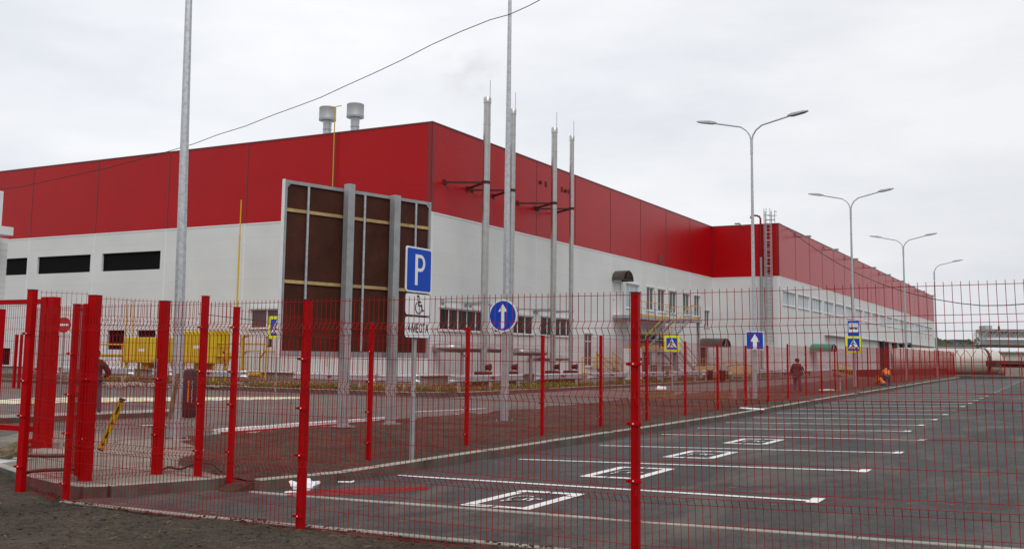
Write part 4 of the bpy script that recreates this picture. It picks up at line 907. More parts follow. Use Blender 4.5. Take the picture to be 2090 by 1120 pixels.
def stair(mb, mh, p0, p1, w, n, lat, mg_=None):
    p0, p1, lat = Vector(p0), Vector(p1), Vector(lat)
    for s in (-1, 1): mb.bar(p0 + lat * (w / 2 * s), p1 + lat * (w / 2 * s), .05, .25)
    for i in range(n): t = (i + .5) / n; c = p0.lerp(p1, t); mb.bar(c - lat * (w / 2 - .03), c + lat * (w / 2 - .03), .27, .04)
    for s in (-1, 1):
        o = lat * (w / 2 * s); mh.bar(p0 + o + Vector((0, 0, 1.05)), p1 + o + Vector((0, 0, 1.05)), .045, .045); (mg_ or mh).bar(p0 + o + Vector((0, 0, .6)), p1 + o + Vector((0, 0, .6)), .03, .03)
        for k in range(4): c = p0.lerp(p1, k / 3) + o; (mg_ or mh).bar(c, c + Vector((0, 0, 1.05)), .04, .04)
def rail_(mh, pts, z, m2):
    for a, b in zip(pts, pts[1:]):
        a, b = Vector((*a, z)), Vector((*b, z)); L = (b - a).length; n = max(1, int(L / 1.6))
        mh.bar(a + Vector((0, 0, 1.1)), b + Vector((0, 0, 1.1)), .05, .05); m2.bar(a + Vector((0, 0, .6)), b + Vector((0, 0, .6)), .035, .035); mh.bar(a + Vector((0, 0, .08)), b + Vector((0, 0, .08)), .02, .14)
        for k in range(n + 1): c = a.lerp(b, k / n); m2.bar(c, c + Vector((0, 0, 1.1)), .04, .04)
ss = thing('steel_stairs', (-28, 75, .1), 'zigzag grey steel stairs with yellow handrails against the side wall', 'stairs')
ms, mh, mg = MB(), MB(), MB()   # landings, rails, lower flight
ms.box((-29.6, 70.0, 4.55), (-28.3, 78.5, 4.78)).box((-29.6, 78.5, 4.551), (-26.5, 80.9, 4.781)).box((-28.2, 68.4, 2.10), (-25.4, 72.4, 2.34))
stair(ms, mh, (-27.4, 78.5, 4.66), (-27.4, 72.4, 2.22), 1.3, 14, (1, 0, 0), mg); stair(mg, mg, (-26.1, 72.4, 2.2), (-26.1, 77.6, .15), 1.3, 12, (1, 0, 0))
rail_(mh, [(-28.35, 70.0), (-28.35, 78.5)], 4.78, ms); rail_(mh, [(-26.6, 78.6), (-26.6, 80.8), (-29.5, 80.8)], 4.78, ms); rail_(mh, [(-28.1, 68.5), (-25.5, 68.5), (-25.5, 72.3)], 2.34, ms)
for x, y, z in ((-26.7, 80.6, 4.55), (-28.5, 70.3, 4.55), (-25.6, 68.7, 2.1), (-25.6, 72.1, 2.1), (-28, 72.2, 2.1)): own(MB().bar((x, y, .0), (x, y, z), .22, .22).build('support_post', 'galvp'), ss)
own(ms.build('landing', 'galvp'), ss); own(mh.build('handrail', 'yellowpipe'), ss); own(mg.build('lower_flight', 'galvp'), ss)
s2 = thing('entrance_steps', (-27.5, 91, .1), 'short entrance steps with yellow handrails under the corner canopy', 'stairs'); mb, mh2 = MB(), MB()
mb.box((-29.5, 89.8, .0), (-27.4, 92.2, .60)); stair(mb, mh2, (-27.4, 91, .5), (-25.4, 91, .05), 1.8, 4, (0, 1, 0)); rail_(mh2, [(-29.4, 89.9), (-27.5, 89.9)], .6, mh2)
own(mb.build('steps', 'concrete'), s2); own(mh2.build('handrail', 'yellowpipe'), s2)
s3 = thing('service_steps', (-28, 63, .1), 'small service steps with yellow handrails right of the chimneys', 'stairs'); mb, mh3 = MB(), MB()
mb.box((-29.5, 60.3, .0), (-27.6, 66.0, .55)); stair(mb, mh3, (-28.6, 66.0, .95), (-28.6, 69, .1), 1.2, 5, (1, 0, 0)); rail_(mh3, [(-27.7, 60.4), (-27.7, 65.9)], .55, mh3)
own(mb.build('steps', 'concrete'), s3); own(mh3.build('handrail', 'yellowpipe'), s3)
s4 = thing('entrance_steps', (-22, 108, .1), 'steps with one orange handrail under the green canopy', 'stairs'); mb, mh4 = MB(), MB()
y0 = AX(1652, 710, BX2).y; mb.box((BX2, y0, 0), (-21.3, y0 + 3.2, .6)); stair(mb, mh4, (-21.3, y0 + 1.6, .5), (-19.6, y0 + 1.6, .05), 1.8, 4, (0, 1, 0))
own(mb.build('steps', 'concrete'), s4); own(mh4.build('handrail', 'yellowpipe'), s4)
cb = thing('service_cabinet', (-26.6, 66.2, .2), 'white metal service cabinet beside the stair foot', 'cabinet')
MB().box((-.5, -.55, 0), (.5, .55, 2.1)).build('cabinet_body', 'white_trim', cb, bevel=.02); MB().box((.5, -.5, .1), (.53, .5, 2.0)).build('door', 'white_clad', cb); MB().box((.53, .1, 1.3), (.54, .35, 1.5)).build('warning_mark', 'sign_black', cb)
# dock pads and black hatches on the far wall
for u, v0, v1, w in ((1800, 695, 764, 3.2), (1809, 697, 764, 3.2)):
    p, q = AX(u, v0, BX2 + .3), AX(u, v1, BX2 + .3); own(MB().box((BX2 + .001, p.y - .3, q.z), (BX2 + .62, p.y + .3, p.z)).build('dock_seal', 'rubber', bevel=.05), fb)
for u in (1825.5, 1840.5, 1854.5):
    p = AX(u, 704, BX2 + .3); own(MB().box((BX2 + .001, p.y - .3, p.z - .38), (BX2 + .66, p.y + .3, p.z + .38)).build('dock_seal', 'rubber', bevel=.05), fb)
mb = MB(); p, q = AX(1683, 684, BX2), AX(1925, 714, BX2); mb.bar((BX2 + .25, p.y, p.z), (BX2 + .25, 210, p.z + .1), .5, .10); own(mb.build('canopy_ledge', 'galvp'), fb)
dk = thing('loading_dock', (-15, 100, 0), 'low dark red-brown loading dock wall behind the parking fence', 'dock')
mb = MB().box((-22.6, 112, -.1), (-16.8, 112.6, .75)).bar((-16.8, 112.3, .30), (-16.4, 190, .30), .5, 1.0); own(mb.build('dock_wall', 'tank_low'), dk)
# ------------------------------------------------------------------ yellow gas cabinets
def cabinet(u0, u1, v0, v1, y, dep, label, m='yellow'):
    a, b = AY(u0, v0, y), AY(u1, v1, y); t = thing('gas_cabinet', ((a.x + b.x) / 2, y + dep / 2, .1), label, 'gas cabinet', 'yellow gas cabinets by the wall')
    w = (b.x - a.x) / 2; z0, z1 = b.z - .1, a.z - .1; o = MB().box((-w, -dep / 2, z0), (w, dep / 2, z1)).build('cabinet_body', m, t, bevel=.03)
    mb = MB()
    for k in range(3): x = lerp(-w, w, k / 3); mb.box((x + .05, -dep / 2 - .02, z0 + .08), (x + w * 2 / 3 - .05, -dep / 2 - .002, z1 - .08))
    mb.build('cabinet_door', m, o, bevel=.008)
    MB().box((-.25, -dep / 2 - .028, (z0 + z1) / 2 - .08), (.25, -dep / 2 - .021, (z0 + z1) / 2 + .08)).build('notice', 'sign_white', o)
    for sx in (-1, 1):
        for sy in (-1, 1): MB().box((sx * (w - .15) - .05, sy * (dep / 2 - .15) - .05, -.1), (sx * (w - .15) + .05, sy * (dep / 2 - .15) + .05, z0)).build('leg', 'yellow', t)
    MB().box((-.3, -.3, z0 - .35), (.3, .3, z0)).build('valve_box', 'yellowpipe', t)
    return t
cabinet(253, 327, 688, 741, 42, 1.2, 'ochre yellow gas cabinet with small notices, left of the tall pole')
cabinet(370, 436, 675, 742, 42, 1.2, 'bright yellow gas cabinet right of the tall pole, taller of the two')
def YP(name, segs, m, label, r=.05, cat='pipes'):
    mb = MB(); p0 = AY(segs[0][0][0], segs[0][0][1], 42.3); t = thing(name, (p0.x, 42.3, 0), label, cat)
    for s in segs:
        rr = r if len(s[0]) < 3 else s[0][2]; mb.tube([AY(q[0], q[1], 42.3 + (q[3] if len(q) > 3 else 0)) for q in s], rr, 8)
    own(mb.build('pipework', m, smooth=True), t); return t
YP('gas_pipe_frame', [[(182, 702), (255, 703)], [(192, 735, .09), (196, 726, .09), (205, 725, .09), (254, 725, .09)], [(214, 735, .07), (214, 785, .07)], [(250, 703), (249, 760)], [(259, 612, .03), (257, 690, .03)], [(272, 614, .03), (270, 690, .03)], [(255, 612, .02), (263, 612, .02)], [(267, 615, .02), (276, 615, .02)], [(190, 762), (262, 764)]], 'yellowpipe', 'yellow pipes and rails left of the ochre gas cabinet')
YP('gas_pipe_frame', [[(436, 700), (545, 702)], [(437, 702), (435, 770)], [(459, 700), (457, 772)], [(494, 703), (492, 772)], [(544, 702), (541, 775)], [(436, 727, .08), (474, 727, .08)], [(506, 685, .10), (499, 685, .10), (496, 690, .10), (495, 775, .10)], [(492, 730), (503, 716), (531, 716), (529, 772)], [(531, 730), (541, 716), (561, 717)], [(505, 764, .12), (532, 764, .12)]], 'yellowpipe', 'yellow pipe frame and handrails right of the bright gas cabinet')
vb = AY(463, 727, 42.1); t = thing('pipe_valve', (vb.x, 42.1, vb.z), 'round dark flange valve on the yellow pipe', 'valve'); MB().tube([(-.08, 0, 0), (.08, 0, 0)], .26, 14).build('flange', 'yellowpipe', t); MB().tube([(0, 0, 0), (0, -.3, .25)], .04, 8).build('valve_stem', 'dark_red', t)
a = AY(548.5, 697, 44.6); t = thing('meter_box', (a.x, 44.6, a.z), 'small dark box on the wall under the crossing sign', 'box'); MB().box((-.16, -.1, -.3), (.16, .1, .3)).build('box_body', 'rubber', t, bevel=.02); MB().box((-.12, -.12, -.22), (.12, -.1, .22)).build('box_door', 'galvp', t)
# ------------------------------------------------------------------ guard rails
WP = [(0, .155), (.05, .14), (.085, .11), (.085, .075), (.01, .03), (.01, -.03), (.085, -.075), (.085, -.11), (.05, -.14), (0, -.155)]
def guard(p, q, label, z=.08, bend_ends=True):
    p, q = Vector((*p, z)), Vector((*q, z)); d = (q - p); L = d.length; d.normalize(); nrm = Vector((d.y, -d.x, 0))
    t = thing('guard_rail', p, label, 'guard rail', 'guard rails along the far kerb'); mb = MB(); st_ = [0, .12, .35, .8] + [L * i / 6 for i in range(1, 6)] + [L - .8, L - .35, L - .12, L]; st_ = sorted(x for x in st_ if 0 <= x <= L)
    vs = []; 
    for s in st_:
        e = min(s, L - s); k = 1 + .35 * max(0, 1 - e / .5) ** 2 if bend_ends else 1; back = .25 * max(0, 1 - e / .8) ** 2
        for y_, z_ in WP: c = d * s + nrm * (y_ * (1 if e > .3 else e / .3) + .05 - back); vs.append((c.x, c.y, .60 + z_ * k))
        for y_, z_ in reversed(WP): c = d * s + nrm * (y_ * (1 if e > .3 else e / .3) + .042 - back); vs.append((c.x, c.y, .60 + z_ * k))
    n = 2 * len(WP); fs = [(i * n + k, i * n + (k + 1) % n, (i + 1) * n + (k + 1) % n, (i + 1) * n + k) for i in range(len(st_) - 1) for k in range(n)]
    mb.add(vs, fs + [tuple(range(n)), tuple(range((len(st_) - 1) * n, len(st_) * n))]); mb.build('rail_beam', 'rail', t)
    k = max(2, int(L / 2.2)); px_ = [.7 + (L - 1.4) * i / (k - 1) for i in range(k)]
    for s in px_:
        c = d * s - nrm * .09; MB().box((-.05, -.06, -.2), (.05, .06, .62)).build('rail_post', 'galv', t, loc=(c.x, c.y, 0)).rotation_euler = (0, 0, math.atan2(d.y, d.x))
    c = d * (L / 2) + nrm * .12; MB().box((-.04, -.04, -.04), (.04, .04, .04)).build('reflector', 'sign_red', t, loc=(c.x, c.y, .6))
gl = []
def gx2(u, y): return AY(u, 770, y).x
y0 = 36.35
for i, (ua, ub) in enumerate(((40, 112), (118, 268), (303, 352), (358, 500), (592, 760), (762, 852))):
    guard((gx2(ua, y0), y0), (gx2(ub, y0), y0), ['galvanised guard rail section farthest left, behind the sliding gate', 'guard rail section left of the ochre gas cabinet', 'short guard rail section left of the leaning plank', 'guard rail section in front of the bright gas cabinet', 'guard rail section below the big board, left half', 'guard rail section between the board columns and the chimneys'][i])
xr = -23.3; ys = [(37.6, 44.4), (45.6, 51.0), (51.9, 57.6), (58.6, 64.0), (64.9, 70.5), (71.6, 77), (78, 85), (86, 94), (95, 103)]
for i, (a, b) in enumerate(ys):
    guard((xr, a), (xr, b), 'guard rail section number %s from the corner along the side wall' % ['one', 'two', 'three', 'four', 'five', 'six', 'seven', 'eight', 'nine'][i] if i else 'guard rail section before the thickest chimney, at the verge corner')
# ================================================================== SMALL THINGS ON THE GROUND
# yellow spirit level
b0 = G(205, 921, .13); dlv = 15.4
a_, b_ = D(205, 918, 15.3), D(250, 813, 15.1)
lv = thing('spirit_level', a_, 'yellow spirit level standing tilted behind the red fence', 'spirit level'); d = b_ - a_; L = d.length; X_ = ray(228, 860).normalized(); sd = d.normalized().cross(X_).normalized(); yv_ = sd.cross(d.normalized())
lv.matrix_world = Matrix(((sd.x, yv_.x, d.x / L, a_.x), (sd.y, yv_.y, d.y / L, a_.y), (sd.z, yv_.z, d.z / L, a_.z), (0, 0, 0, 1)))
w = .042
MB().box((-w, -.012, .02), (w, .012, L - .02)).build('level_body', 'yellow', lv, bevel=.004)
MB().box((-w - .003, -.014, 0), (w + .003, .014, .02)).build('end_cap', 'rubber', lv); MB().box((-w - .003, -.014, L - .02), (w + .003, .014, L)).build('end_cap', 'rubber', lv)
for z0, z1 in ((.22, .34), (.64, .78)): MB().prism([(-.014, z0), (.014, z0), (.014, z1), (-.014, z1)], -.0145, .0145).build('hand_slot', 'rubber', lv)
for z0 in (.11, .49, .87): MB().prism(rrect(.05, .05, .024), -.0145, .0145).build('bubble_vial', 'glass_grey', lv, loc=(0, 0, z0))
# leaning plank and black barrel-like bin with orange stripe
pp = D(346, 855, 18.2); q_ = D(364, 762, 18.35); t = thing('plank', pp, 'weathered brown plank leaning against the thick tall pole', 'plank'); MB().bar((0, 0, 0), q_ - pp, .085, .03, up=(1, 0, 0)).build('board', 'timber', t)
c_ = G(385, 850, 0); t = thing('black_drum', (c_.x, c_.y, 0), 'tall black drum with an orange stripe standing on the road behind the pole', 'drum')
h_ = D(385, 752, (c_ - EYE).dot(Vector((XA.z, YA.z, ZA.z)))).z
MB().lathe([(.17, 0), (.185, .03), (.185, h_ - .12), (.165, h_ - .04), (.08, h_)], n=20).build('drum_body', 'rubber', t, smooth=True)
mb = MB(); th = radians(-62)
for i in range(3):
    a1, a2 = th + i * .06, th + (i + 1) * .06; mb.add([(.187 * cos(a1), .187 * sin(a1), .38), (.187 * cos(a2), .187 * sin(a2), .38), (.187 * cos(a2), .187 * sin(a2), h_ - .3), (.187 * cos(a1), .187 * sin(a1), h_ - .3)], [(0, 1, 2, 3)])
mb.build('orange_stripe', 'orange', t)
mb = MB(); th = radians(-30)
for i in range(14):
    z = .36 + i * .042; a1 = th + random.uniform(-.05, .03); mb.add([(.187 * cos(a1), .187 * sin(a1), z), (.187 * cos(a1 + .09), .187 * sin(a1 + .09), z + .006), (.187 * cos(a1 + .09), .187 * sin(a1 + .09), z + .022), (.187 * cos(a1), .187 * sin(a1), z + .018)], [(0, 1, 2, 3)])
mb.build('script_lettering', 'sign_white', t)
# black conduit loops on the slab
def hose(pts, r, label):
    P_ = [Vector(p) for p in pts]; out_ = []
    for i in range(len(P_) - 1):
        p0, p1, p2, p3 = P_[max(0, i - 1)], P_[i], P_[i + 1], P_[min(len(P_) - 1, i + 2)]
        for k in range(6): t_ = k / 6; out_.append(.5 * ((2 * p1) + (p2 - p0) * t_ + (2 * p0 - 5 * p1 + 4 * p2 - p3) * t_ ** 2 + (3 * p1 - p0 - 3 * p2 + p3) * t_ ** 3))
    out_.append(P_[-1]); o = MB().tube([v - P_[0] for v in out_], r, 10).build('conduit', 'rubber', None, smooth=True, loc=P_[0]); tag(o, label, 'conduit')
hose([D(47, 985, 12.1), D(50, 968, 12.1), D(62, 962, 12.1), D(95, 959, 12.15), D(128, 958, 12.2), D(148, 956, 12.2), D(158, 960, 12.25), D(163, 968, 12.3), D(165, 978, 12.3)], .020, 'black corrugated conduit arching over the slab edge beside the thick gate post')
hose([G(332, 957, .14), D(345, 953, 13.2), G(370, 956, .15), D(395, 947, 13.4), D(430, 945, 13.3), D(452, 962, 13.1)], .014, 'thin black hose lying on the soil behind the lock post')
# timber, cement bag, film by the gate
t = thing('timber_pile', G(25, 925, .05), 'pile of weathered boards and sticks at the left edge by the gate', 'timber'); mb = MB(); o0 = Vector(t.location)
for (u0, v0, u1, v1, w_, h2) in ((-30, 930, 40, 903, .12, .05), (-25, 938, 45, 912, .14, .04), (-10, 940, 34, 915, .09, .07), (5, 936, 62, 918, .10, .05), (-40, 925, 30, 912, .08, .05), (10, 930, 60, 906, .08, .04)):
    d_ = random.uniform(14.3, 15.2); mb.bar(D(u0, v0, d_) - o0, D(u1, v1, d_) - o0, w_, h2)
mb.build('boards', 'timber', t)
def pillow(name, c, sx, sy, sz, m, label, cat, rz=0, seed=1):
    mb = MB(); n, k = 18, 10; c = Vector(c)
    for i in range(k + 1):
        ph = -pi / 2 + pi * i / k
        for j in range(n):
            a = 2 * pi * j / n; ce = abs(cos(ph)) ** .5 * (1 if cos(ph) >= 0 else -1); x = sx * ce * (abs(cos(a)) ** .6) * (1 if cos(a) > 0 else -1); y = sy * ce * (abs(sin(a)) ** .6) * (1 if sin(a) > 0 else -1); z = sz * (1 + sin(ph)) 
            nn = 1 + (.75 if name == 'crumpled_bag' else .22) * noise.noise(Vector((x * 11 + seed, y * 11, z * 13 + seed))); mb.v.append((x * nn, y * nn, z * nn))
    mb.f = [(i * n + j, i * n + (j + 1) % n, (i + 1) * n + (j + 1) % n, (i + 1) * n + j) for i in range(k) for j in range(n)]
    o = mb.build(name, m, None, smooth=True, loc=c); o.rotation_euler = (0, 0, rz); return tag(o, label, cat)
pillow('cement_bag', G(100, 930, .13), .34, .2, .05, 'concrete', 'grey cement bag lying on the slab under the gate post', 'bag', radians(30))
MB().bar(G(-30, 945, .13) - Vector((0, 0, 0)), G(42, 934, .13), .35, .01).build('plastic_film', 'plastic')
tag(bpy.data.objects['plastic_film'], 'crumpled clear plastic film on the slab by the timber pile', 'film')
MB().bar(G(-40, 922, .12), G(60, 921, .16), .10, .03).build('loose_board', 'timber'); tag(bpy.data.objects['loose_board'], 'single loose board lying above the cement bag', 'board')
# white bag, red plastic mesh and bits on the lot corner
c_ = lotpt(622, 1003); pillow('crumpled_bag', c_, .14, .09, .06, 'plastic', 'crumpled white bag in the parking corner by the kerb', 'bag', radians(20), 3)
c_ = lotpt(600, 1006); pillow('paper_scrap', c_, .12, .05, .012, 'sign_white', 'flat white paper scrap left of the crumpled bag', 'paper', radians(25), 5)
a_, b_ = lotpt(585, 1012), lotpt(872, 997); mb = MB(); d = (b_ - a_); L = d.length; d.normalize(); nn_ = Vector((-d.y, d.x, 0)); cells = int(L / .05)
for i in range(cells + 1):
    s_ = i * L / cells; wd = .24 * sin(pi * min(1, max(.08, s_ / L))) ** .6 + .02
    def pt(s1, k): return a_ + d * s1 + nn_ * (k * wd) + Vector((0, 0, .012 + .03 * abs(noise.noise(Vector((s1 * 3, k * 2, 0))))))
    for k in range(-3, 4):
        if i < cells: mb.tube([pt(s_, k / 3), pt(s_ + L / cells, k / 3 + random.uniform(-.05, .05))], .0035, 3, cap=False)
    mb.tube([pt(s_ + random.uniform(-.01, .01), -1), pt(s_, 0), pt(s_ + random.uniform(-.02, .02), 1)], .0035, 3, cap=False)
tag(mb.build('plastic_mesh', 'redmesh'), 'red plastic netting strip lying on the asphalt corner', 'netting')
a_, b_ = lotpt(690, 986), lotpt(716, 986.5); tag(MB().tube([a_ + Vector((0, 0, .02)), b_ + Vector((0, 0, .02)), b_ + Vector((.02, .05, .03))], .012, 6).build('plastic_strip', 'sign_white'), 'short white hooked plastic strip on the asphalt', 'strip')
c_ = AX(1535, 836, -8.75); pillow('paper_scrap', c_, .45, .12, .03, 'sign_white', 'white crumpled film on the soil beside the kerb below the one way sign', 'paper', radians(-25), 8)
c_ = G(1690, 802, .1); pillow('plastic_heap', c_, .45, .2, .09, 'plastic', 'white plastic heap on the soil right of the walking person', 'plastic', radians(10), 9)
# white beam along the road edge
a_, b_ = Vector((-15.15, 15.0, .0)), Vector((-14.35, 21.7, .0)); tag(MB().bar((-14.98, 15.4, .11), (-14.72, 21.0, .11), .24, .10).build('white_beam', 'sign_white'), 'long white beam lying along the road kerb under the board', 'beam')
tag(MB().bar((-14.85, 15.4, .08), (-14.585, 21.0, .08), .025, .05).build('red_tape', 'redmesh'), 'red tape edge running along the white beam', 'tape')
# pallets of timber across the strip
for (u0, u1, v, lab_) in ((1318, 1382, 816, 'low stack of dark timber with a white bag on it, on the soil strip'), (1455, 1497, 818, 'small dark timber stack right of the larger one')):
    a_, b_ = G(u0, v + 4, .08), G(u1, v + 4, .08); t = thing('timber_stack', a_, lab_, 'timber'); mb = MB(); e = b_ - a_
    for k in range(3):
        for j in range(3): o_ = Vector((-.3 * j, .5 * j, .10 + .13 * k)); mb.bar(o_ + e * .02 * k, e * (1 - .05 * k) + o_, .16, .10)
    mb.build('boards', 'timber' if k else 'timber', t)
c_ = G(1349, 814, .08); pillow('small_bag', (c_.x, c_.y, .3), .2, .16, .14, 'sign_white', 'small white bag on the dark timber stack', 'bag', 0, 4)
for u, v0, v1 in ((1499, 780, 822), (1525, 782, 821)):
    c_ = G(u, v1, .03); t = thing('concrete_bollard', (c_.x, c_.y, .0), ('left' if u < 1510 else 'right') + ' one of the two pale square bollards left of the square arrow sign', 'bollard', 'pale square bollards')
    z = D(u, v0, (c_ - EYE).dot(Vector((XA.z, YA.z, ZA.z)))).z; MB().box((-.075, -.075, -.1), (.075, .075, z)).build('bollard_post', 'kerb', t, bevel=.01); MB().box((-.085, -.085, z), (.085, .085, z + .03)).build('bollard_cap', 'concrete', t)
for u, v0, v1 in ((1713, 776, 803), (1726, 775, 801)):
    c_ = G(u, v1, .1); t = thing('concrete_bollard', (c_.x, c_.y, .0), ('left' if u < 1720 else 'right') + ' one of two pale square posts below the bus stop sign', 'bollard', 'pale square posts')
    z = D(u, v0, (c_ - EYE).dot(Vector((XA.z, YA.z, ZA.z)))).z; MB().box((-.07, -.07, -.1), (.07, .07, z)).build('bollard_post', 'kerb', t, bevel=.01); MB().box((-.08, -.08, z), (.08, .08, z + .03)).build('bollard_cap', 'concrete', t)
# benches and bins by the hall
def bench(x, y, rz, label):
    t = thing('park_bench', (x, y, .12), label, 'bench', 'wooden benches by the hall', rz=rz)
    for i in range(4): MB().box((-.9, -.25 + .13 * i, .43), (.9, -.14 + .13 * i, .465)).build('seat_slat', 'bench_wood', t)
    for i in range(4): MB().box((-.9, .29 + .02 * i, .55 + .12 * i), (.9, .32 + .02 * i, .65 + .12 * i)).build('back_slat', 'bench_wood', t)
    for sx in (-.95, .95): MB().tube([(sx, -.3, 0), (sx, -.3, .62), (sx, .2, .66), (sx, .38, 1.0), (sx, .36, .3), (sx, .33, 0)], .022, 6).build('bench_frame', 'brown_metal', t)
    MB().tube([(-.95, .38, 1.0), (-.6, .39, 1.1), (0, .39, 1.14), (.6, .39, 1.1), (.95, .38, 1.0)], .022, 6).build('back_rail', 'brown_metal', t)
for (u, v, lab_) in ((1290, 785, 'wooden slatted bench seen under the steel stairs'), (1357, 783, 'wooden bench turned away, below the yellow crossing sign on its own post'), (1444, 786, 'wooden slatted bench in front of the corner canopy'), (1512, 786, 'wooden slatted bench just left of the nearest double armed lamp')):
    c_ = D(u, v, 76); bench(c_.x, c_.y, radians(20), lab_)
for u in (1449, 1475):
    c_ = D(u, 788, 74); t = thing('litter_bin', (c_.x, c_.y, .12), 'dark red litter bin ' + ('under the left end of the corner bench' if u < 1460 else 'between the two rightmost benches'), 'bin'); MB().lathe([(.16, 0), (.2, .05), (.24, .75)], n=14).build('bin_body', 'dark_red', t, smooth=True); MB().lathe([(.25, .74), (.26, .80), (.2, .80)], n=14).build('bin_rim', 'galvp', t)
# ================================================================== PEOPLE
def skin(name, m, pts, edges, parent, lv_=2):
    """pts: (x,y,z,radius) joints; one connected chain set grown into one surface"""
    me = bpy.data.meshes.new(name); me.from_pydata([p[:3] for p in pts], edges, []); o = bpy.data.objects.new(name, me); COL.objects.link(o)
    md = o.modifiers.new('skin', 'SKIN'); 
    for i, p in enumerate(pts): r = p[3]; me.skin_vertices[0].data[i].radius = (r, r * (p[4] if len(p) > 4 else 1))
    me.skin_vertices[0].data[0].use_root = True
    sbd = o.modifiers.new('sub', 'SUBSURF'); sbd.levels = lv_; sbd.render_levels = lv_; md.use_smooth_shade = True
    dg = bpy.context.evaluated_depsgraph_get(); bpy.context.view_layer.update(); me2 = bpy.data.meshes.new_from_object(o.evaluated_get(bpy.context.evaluated_depsgraph_get())); o.modifiers.clear(); o.data = me2; me2.name = name
    me2.materials.clear(); me2.materials.append(MT[m])
    for p in me2.polygons: p.use_smooth = True
    if parent is not None: o.parent = parent
    return o
def hand(pts, edges, root, d, side):
    i0 = root; base = Vector(pts[root][:3]); d = Vector(d).normalized(); s = Vector((side, 0, 0)); s = (s - d * s.dot(d)).normalized(); n = d.cross(s)
    pts.append((*(base + d * .07), .034)); palm = len(pts) - 1; edges.append((root, palm))
    for k, l in zip((-1.5, -.5, .5, 1.5), (.060, .070, .066, .052)):
        a = base + d * .10 + s * (k * .020); pts.append((*a, .0085)); i = len(pts) - 1; edges.append((palm, i)); b = a + d * l * .5 + n * .008; pts.append((*b, .0078)); edges.append((i, i + 1)); c = b + d * l * .45 + n * .018; pts.append((*c, .0065)); edges.append((i + 1, i + 2))
    a = base + d * .05 - s * .045; pts.append((*a, .011)); i = len(pts) - 1; edges.append((palm, i)); pts.append((*(a + d * .045 - s * .012 + n * .01), .009)); edges.append((i, i + 1))
def person(loc, rz, J, label, top_m, leg_m, hat_m, scale=1.0, hair=True):
    """J: joint table; x is the body's right, y is forward"""
    t = thing('person', loc, label, 'person', rz=rz); t.scale = (scale,) * 3; V = lambda k: J[k]
    pts = [(*V('pelvis'), .12, .8), (*V('waist'), .115, .8), (*V('chest'), .14, .75), (*V('neck0'), .07), (*V('neck1'), .052), (*V('head0'), .075), (*V('head1'), .098, .92), (*V('head2'), .085)]
    ed = [(0, 1), (1, 2), (2, 3), (3, 4), (4, 5), (5, 6), (6, 7)]
    for s in 'LR':
        i = len(pts); pts += [(*V('hip' + s), .095), (*V('knee' + s), .058), (*V('ankle' + s), .042), (*V('toe' + s), .035)]; ed += [(0, i), (i, i + 1), (i + 1, i + 2), (i + 2, i + 3)]
        i = len(pts); pts += [(*V('sh' + s), .06), (*V('el' + s), .042), (*V('wr' + s), .028)]; ed += [(2, i), (i, i + 1), (i + 1, i + 2)]
        hand(pts, ed, i + 2, Vector(V('wr' + s)) - Vector(V('el' + s)), 1 if s == 'R' else -1)
    skin('body', 'skin', pts, ed, t)
    h = Vector(V('head1')); fw_ = Vector(V('face')).normalized(); up_ = (Vector(V('head2')) - Vector(V('head0'))).normalized(); sd_ = fw_.cross(up_)
    mb = MB(); c = h + fw_ * .088 - up_ * .01; mb.add([c + up_ * .03, c - sd_ * .016 - up_ * .02, c + sd_ * .016 - up_ * .02, c + fw_ * .028 - up_ * .014], [(0, 1, 3), (0, 3, 2), (1, 2, 3)]); mb.build('nose', 'skin', t)
    mb = MB(); mb.bar(h + fw_ * .088 - up_ * .055 - sd_ * .024, h + fw_ * .088 - up_ * .055 + sd_ * .024, .008, .008); mb.build('mouth', 'dark_red', t)
    for s in (-1, 1): blob_ = MB(); blob(blob_, h + fw_ * .086 + sd_ * .034 * s + up_ * .012, .012, 6, 1); blob_.build('eye', 'rubber', t); e_ = MB(); blob(e_, h + sd_ * .098 * s - up_ * .005, .024, 6, 1.2); e_.build('ear', 'skin', t)
    pts = [(*V('waist'), .185, .8), (*V('chest'), .205, .75), (*V('neck0'), .11), (*V('pelvis'), .19, .85)]; ed = [(0, 1), (1, 2), (0, 3)]
    for s in 'LR': i = len(pts); w_ = Vector(V('wr' + s)); e_ = Vector(V('el' + s)); pts += [(*V('sh' + s), .10), (*e_, .076), (*(e_.lerp(w_, .93)), .05)]; ed += [(1, i), (i, i + 1), (i + 1, i + 2)]
    skin('jacket', top_m, pts, ed, t)
    pts = [(*V('pelvis'), .145, .85)]; ed = []
    for s in 'LR': i = len(pts); a_ = Vector(V('ankle' + s)); k_ = Vector(V('knee' + s)); pts += [(*V('hip' + s), .11), (*k_, .083), (*(k_.lerp(a_, .96)), .062)]; ed += [(0, i), (i, i + 1), (i + 1, i + 2)]
    skin('trousers', leg_m, pts, ed, t)
    for s in 'LR': a_ = Vector(V('ankle' + s)); f_ = Vector(V('toe' + s)); skin('shoe', 'rubber', [(*(a_ + Vector((0, 0, .02))), .055), (*(a_ - Vector((0, .03, .045))), .05), (*f_, .045)], [(0, 1), (1, 2)], t, 1)
    skin('hat', hat_m, [(*(h + up_ * .10 - fw_ * .01), .085), (*(h + up_ * .02 - fw_ * .03), .128), (*(h - fw_ * .05 - up_ * .10), .10)], [(0, 1), (1, 2)], t)
    return t
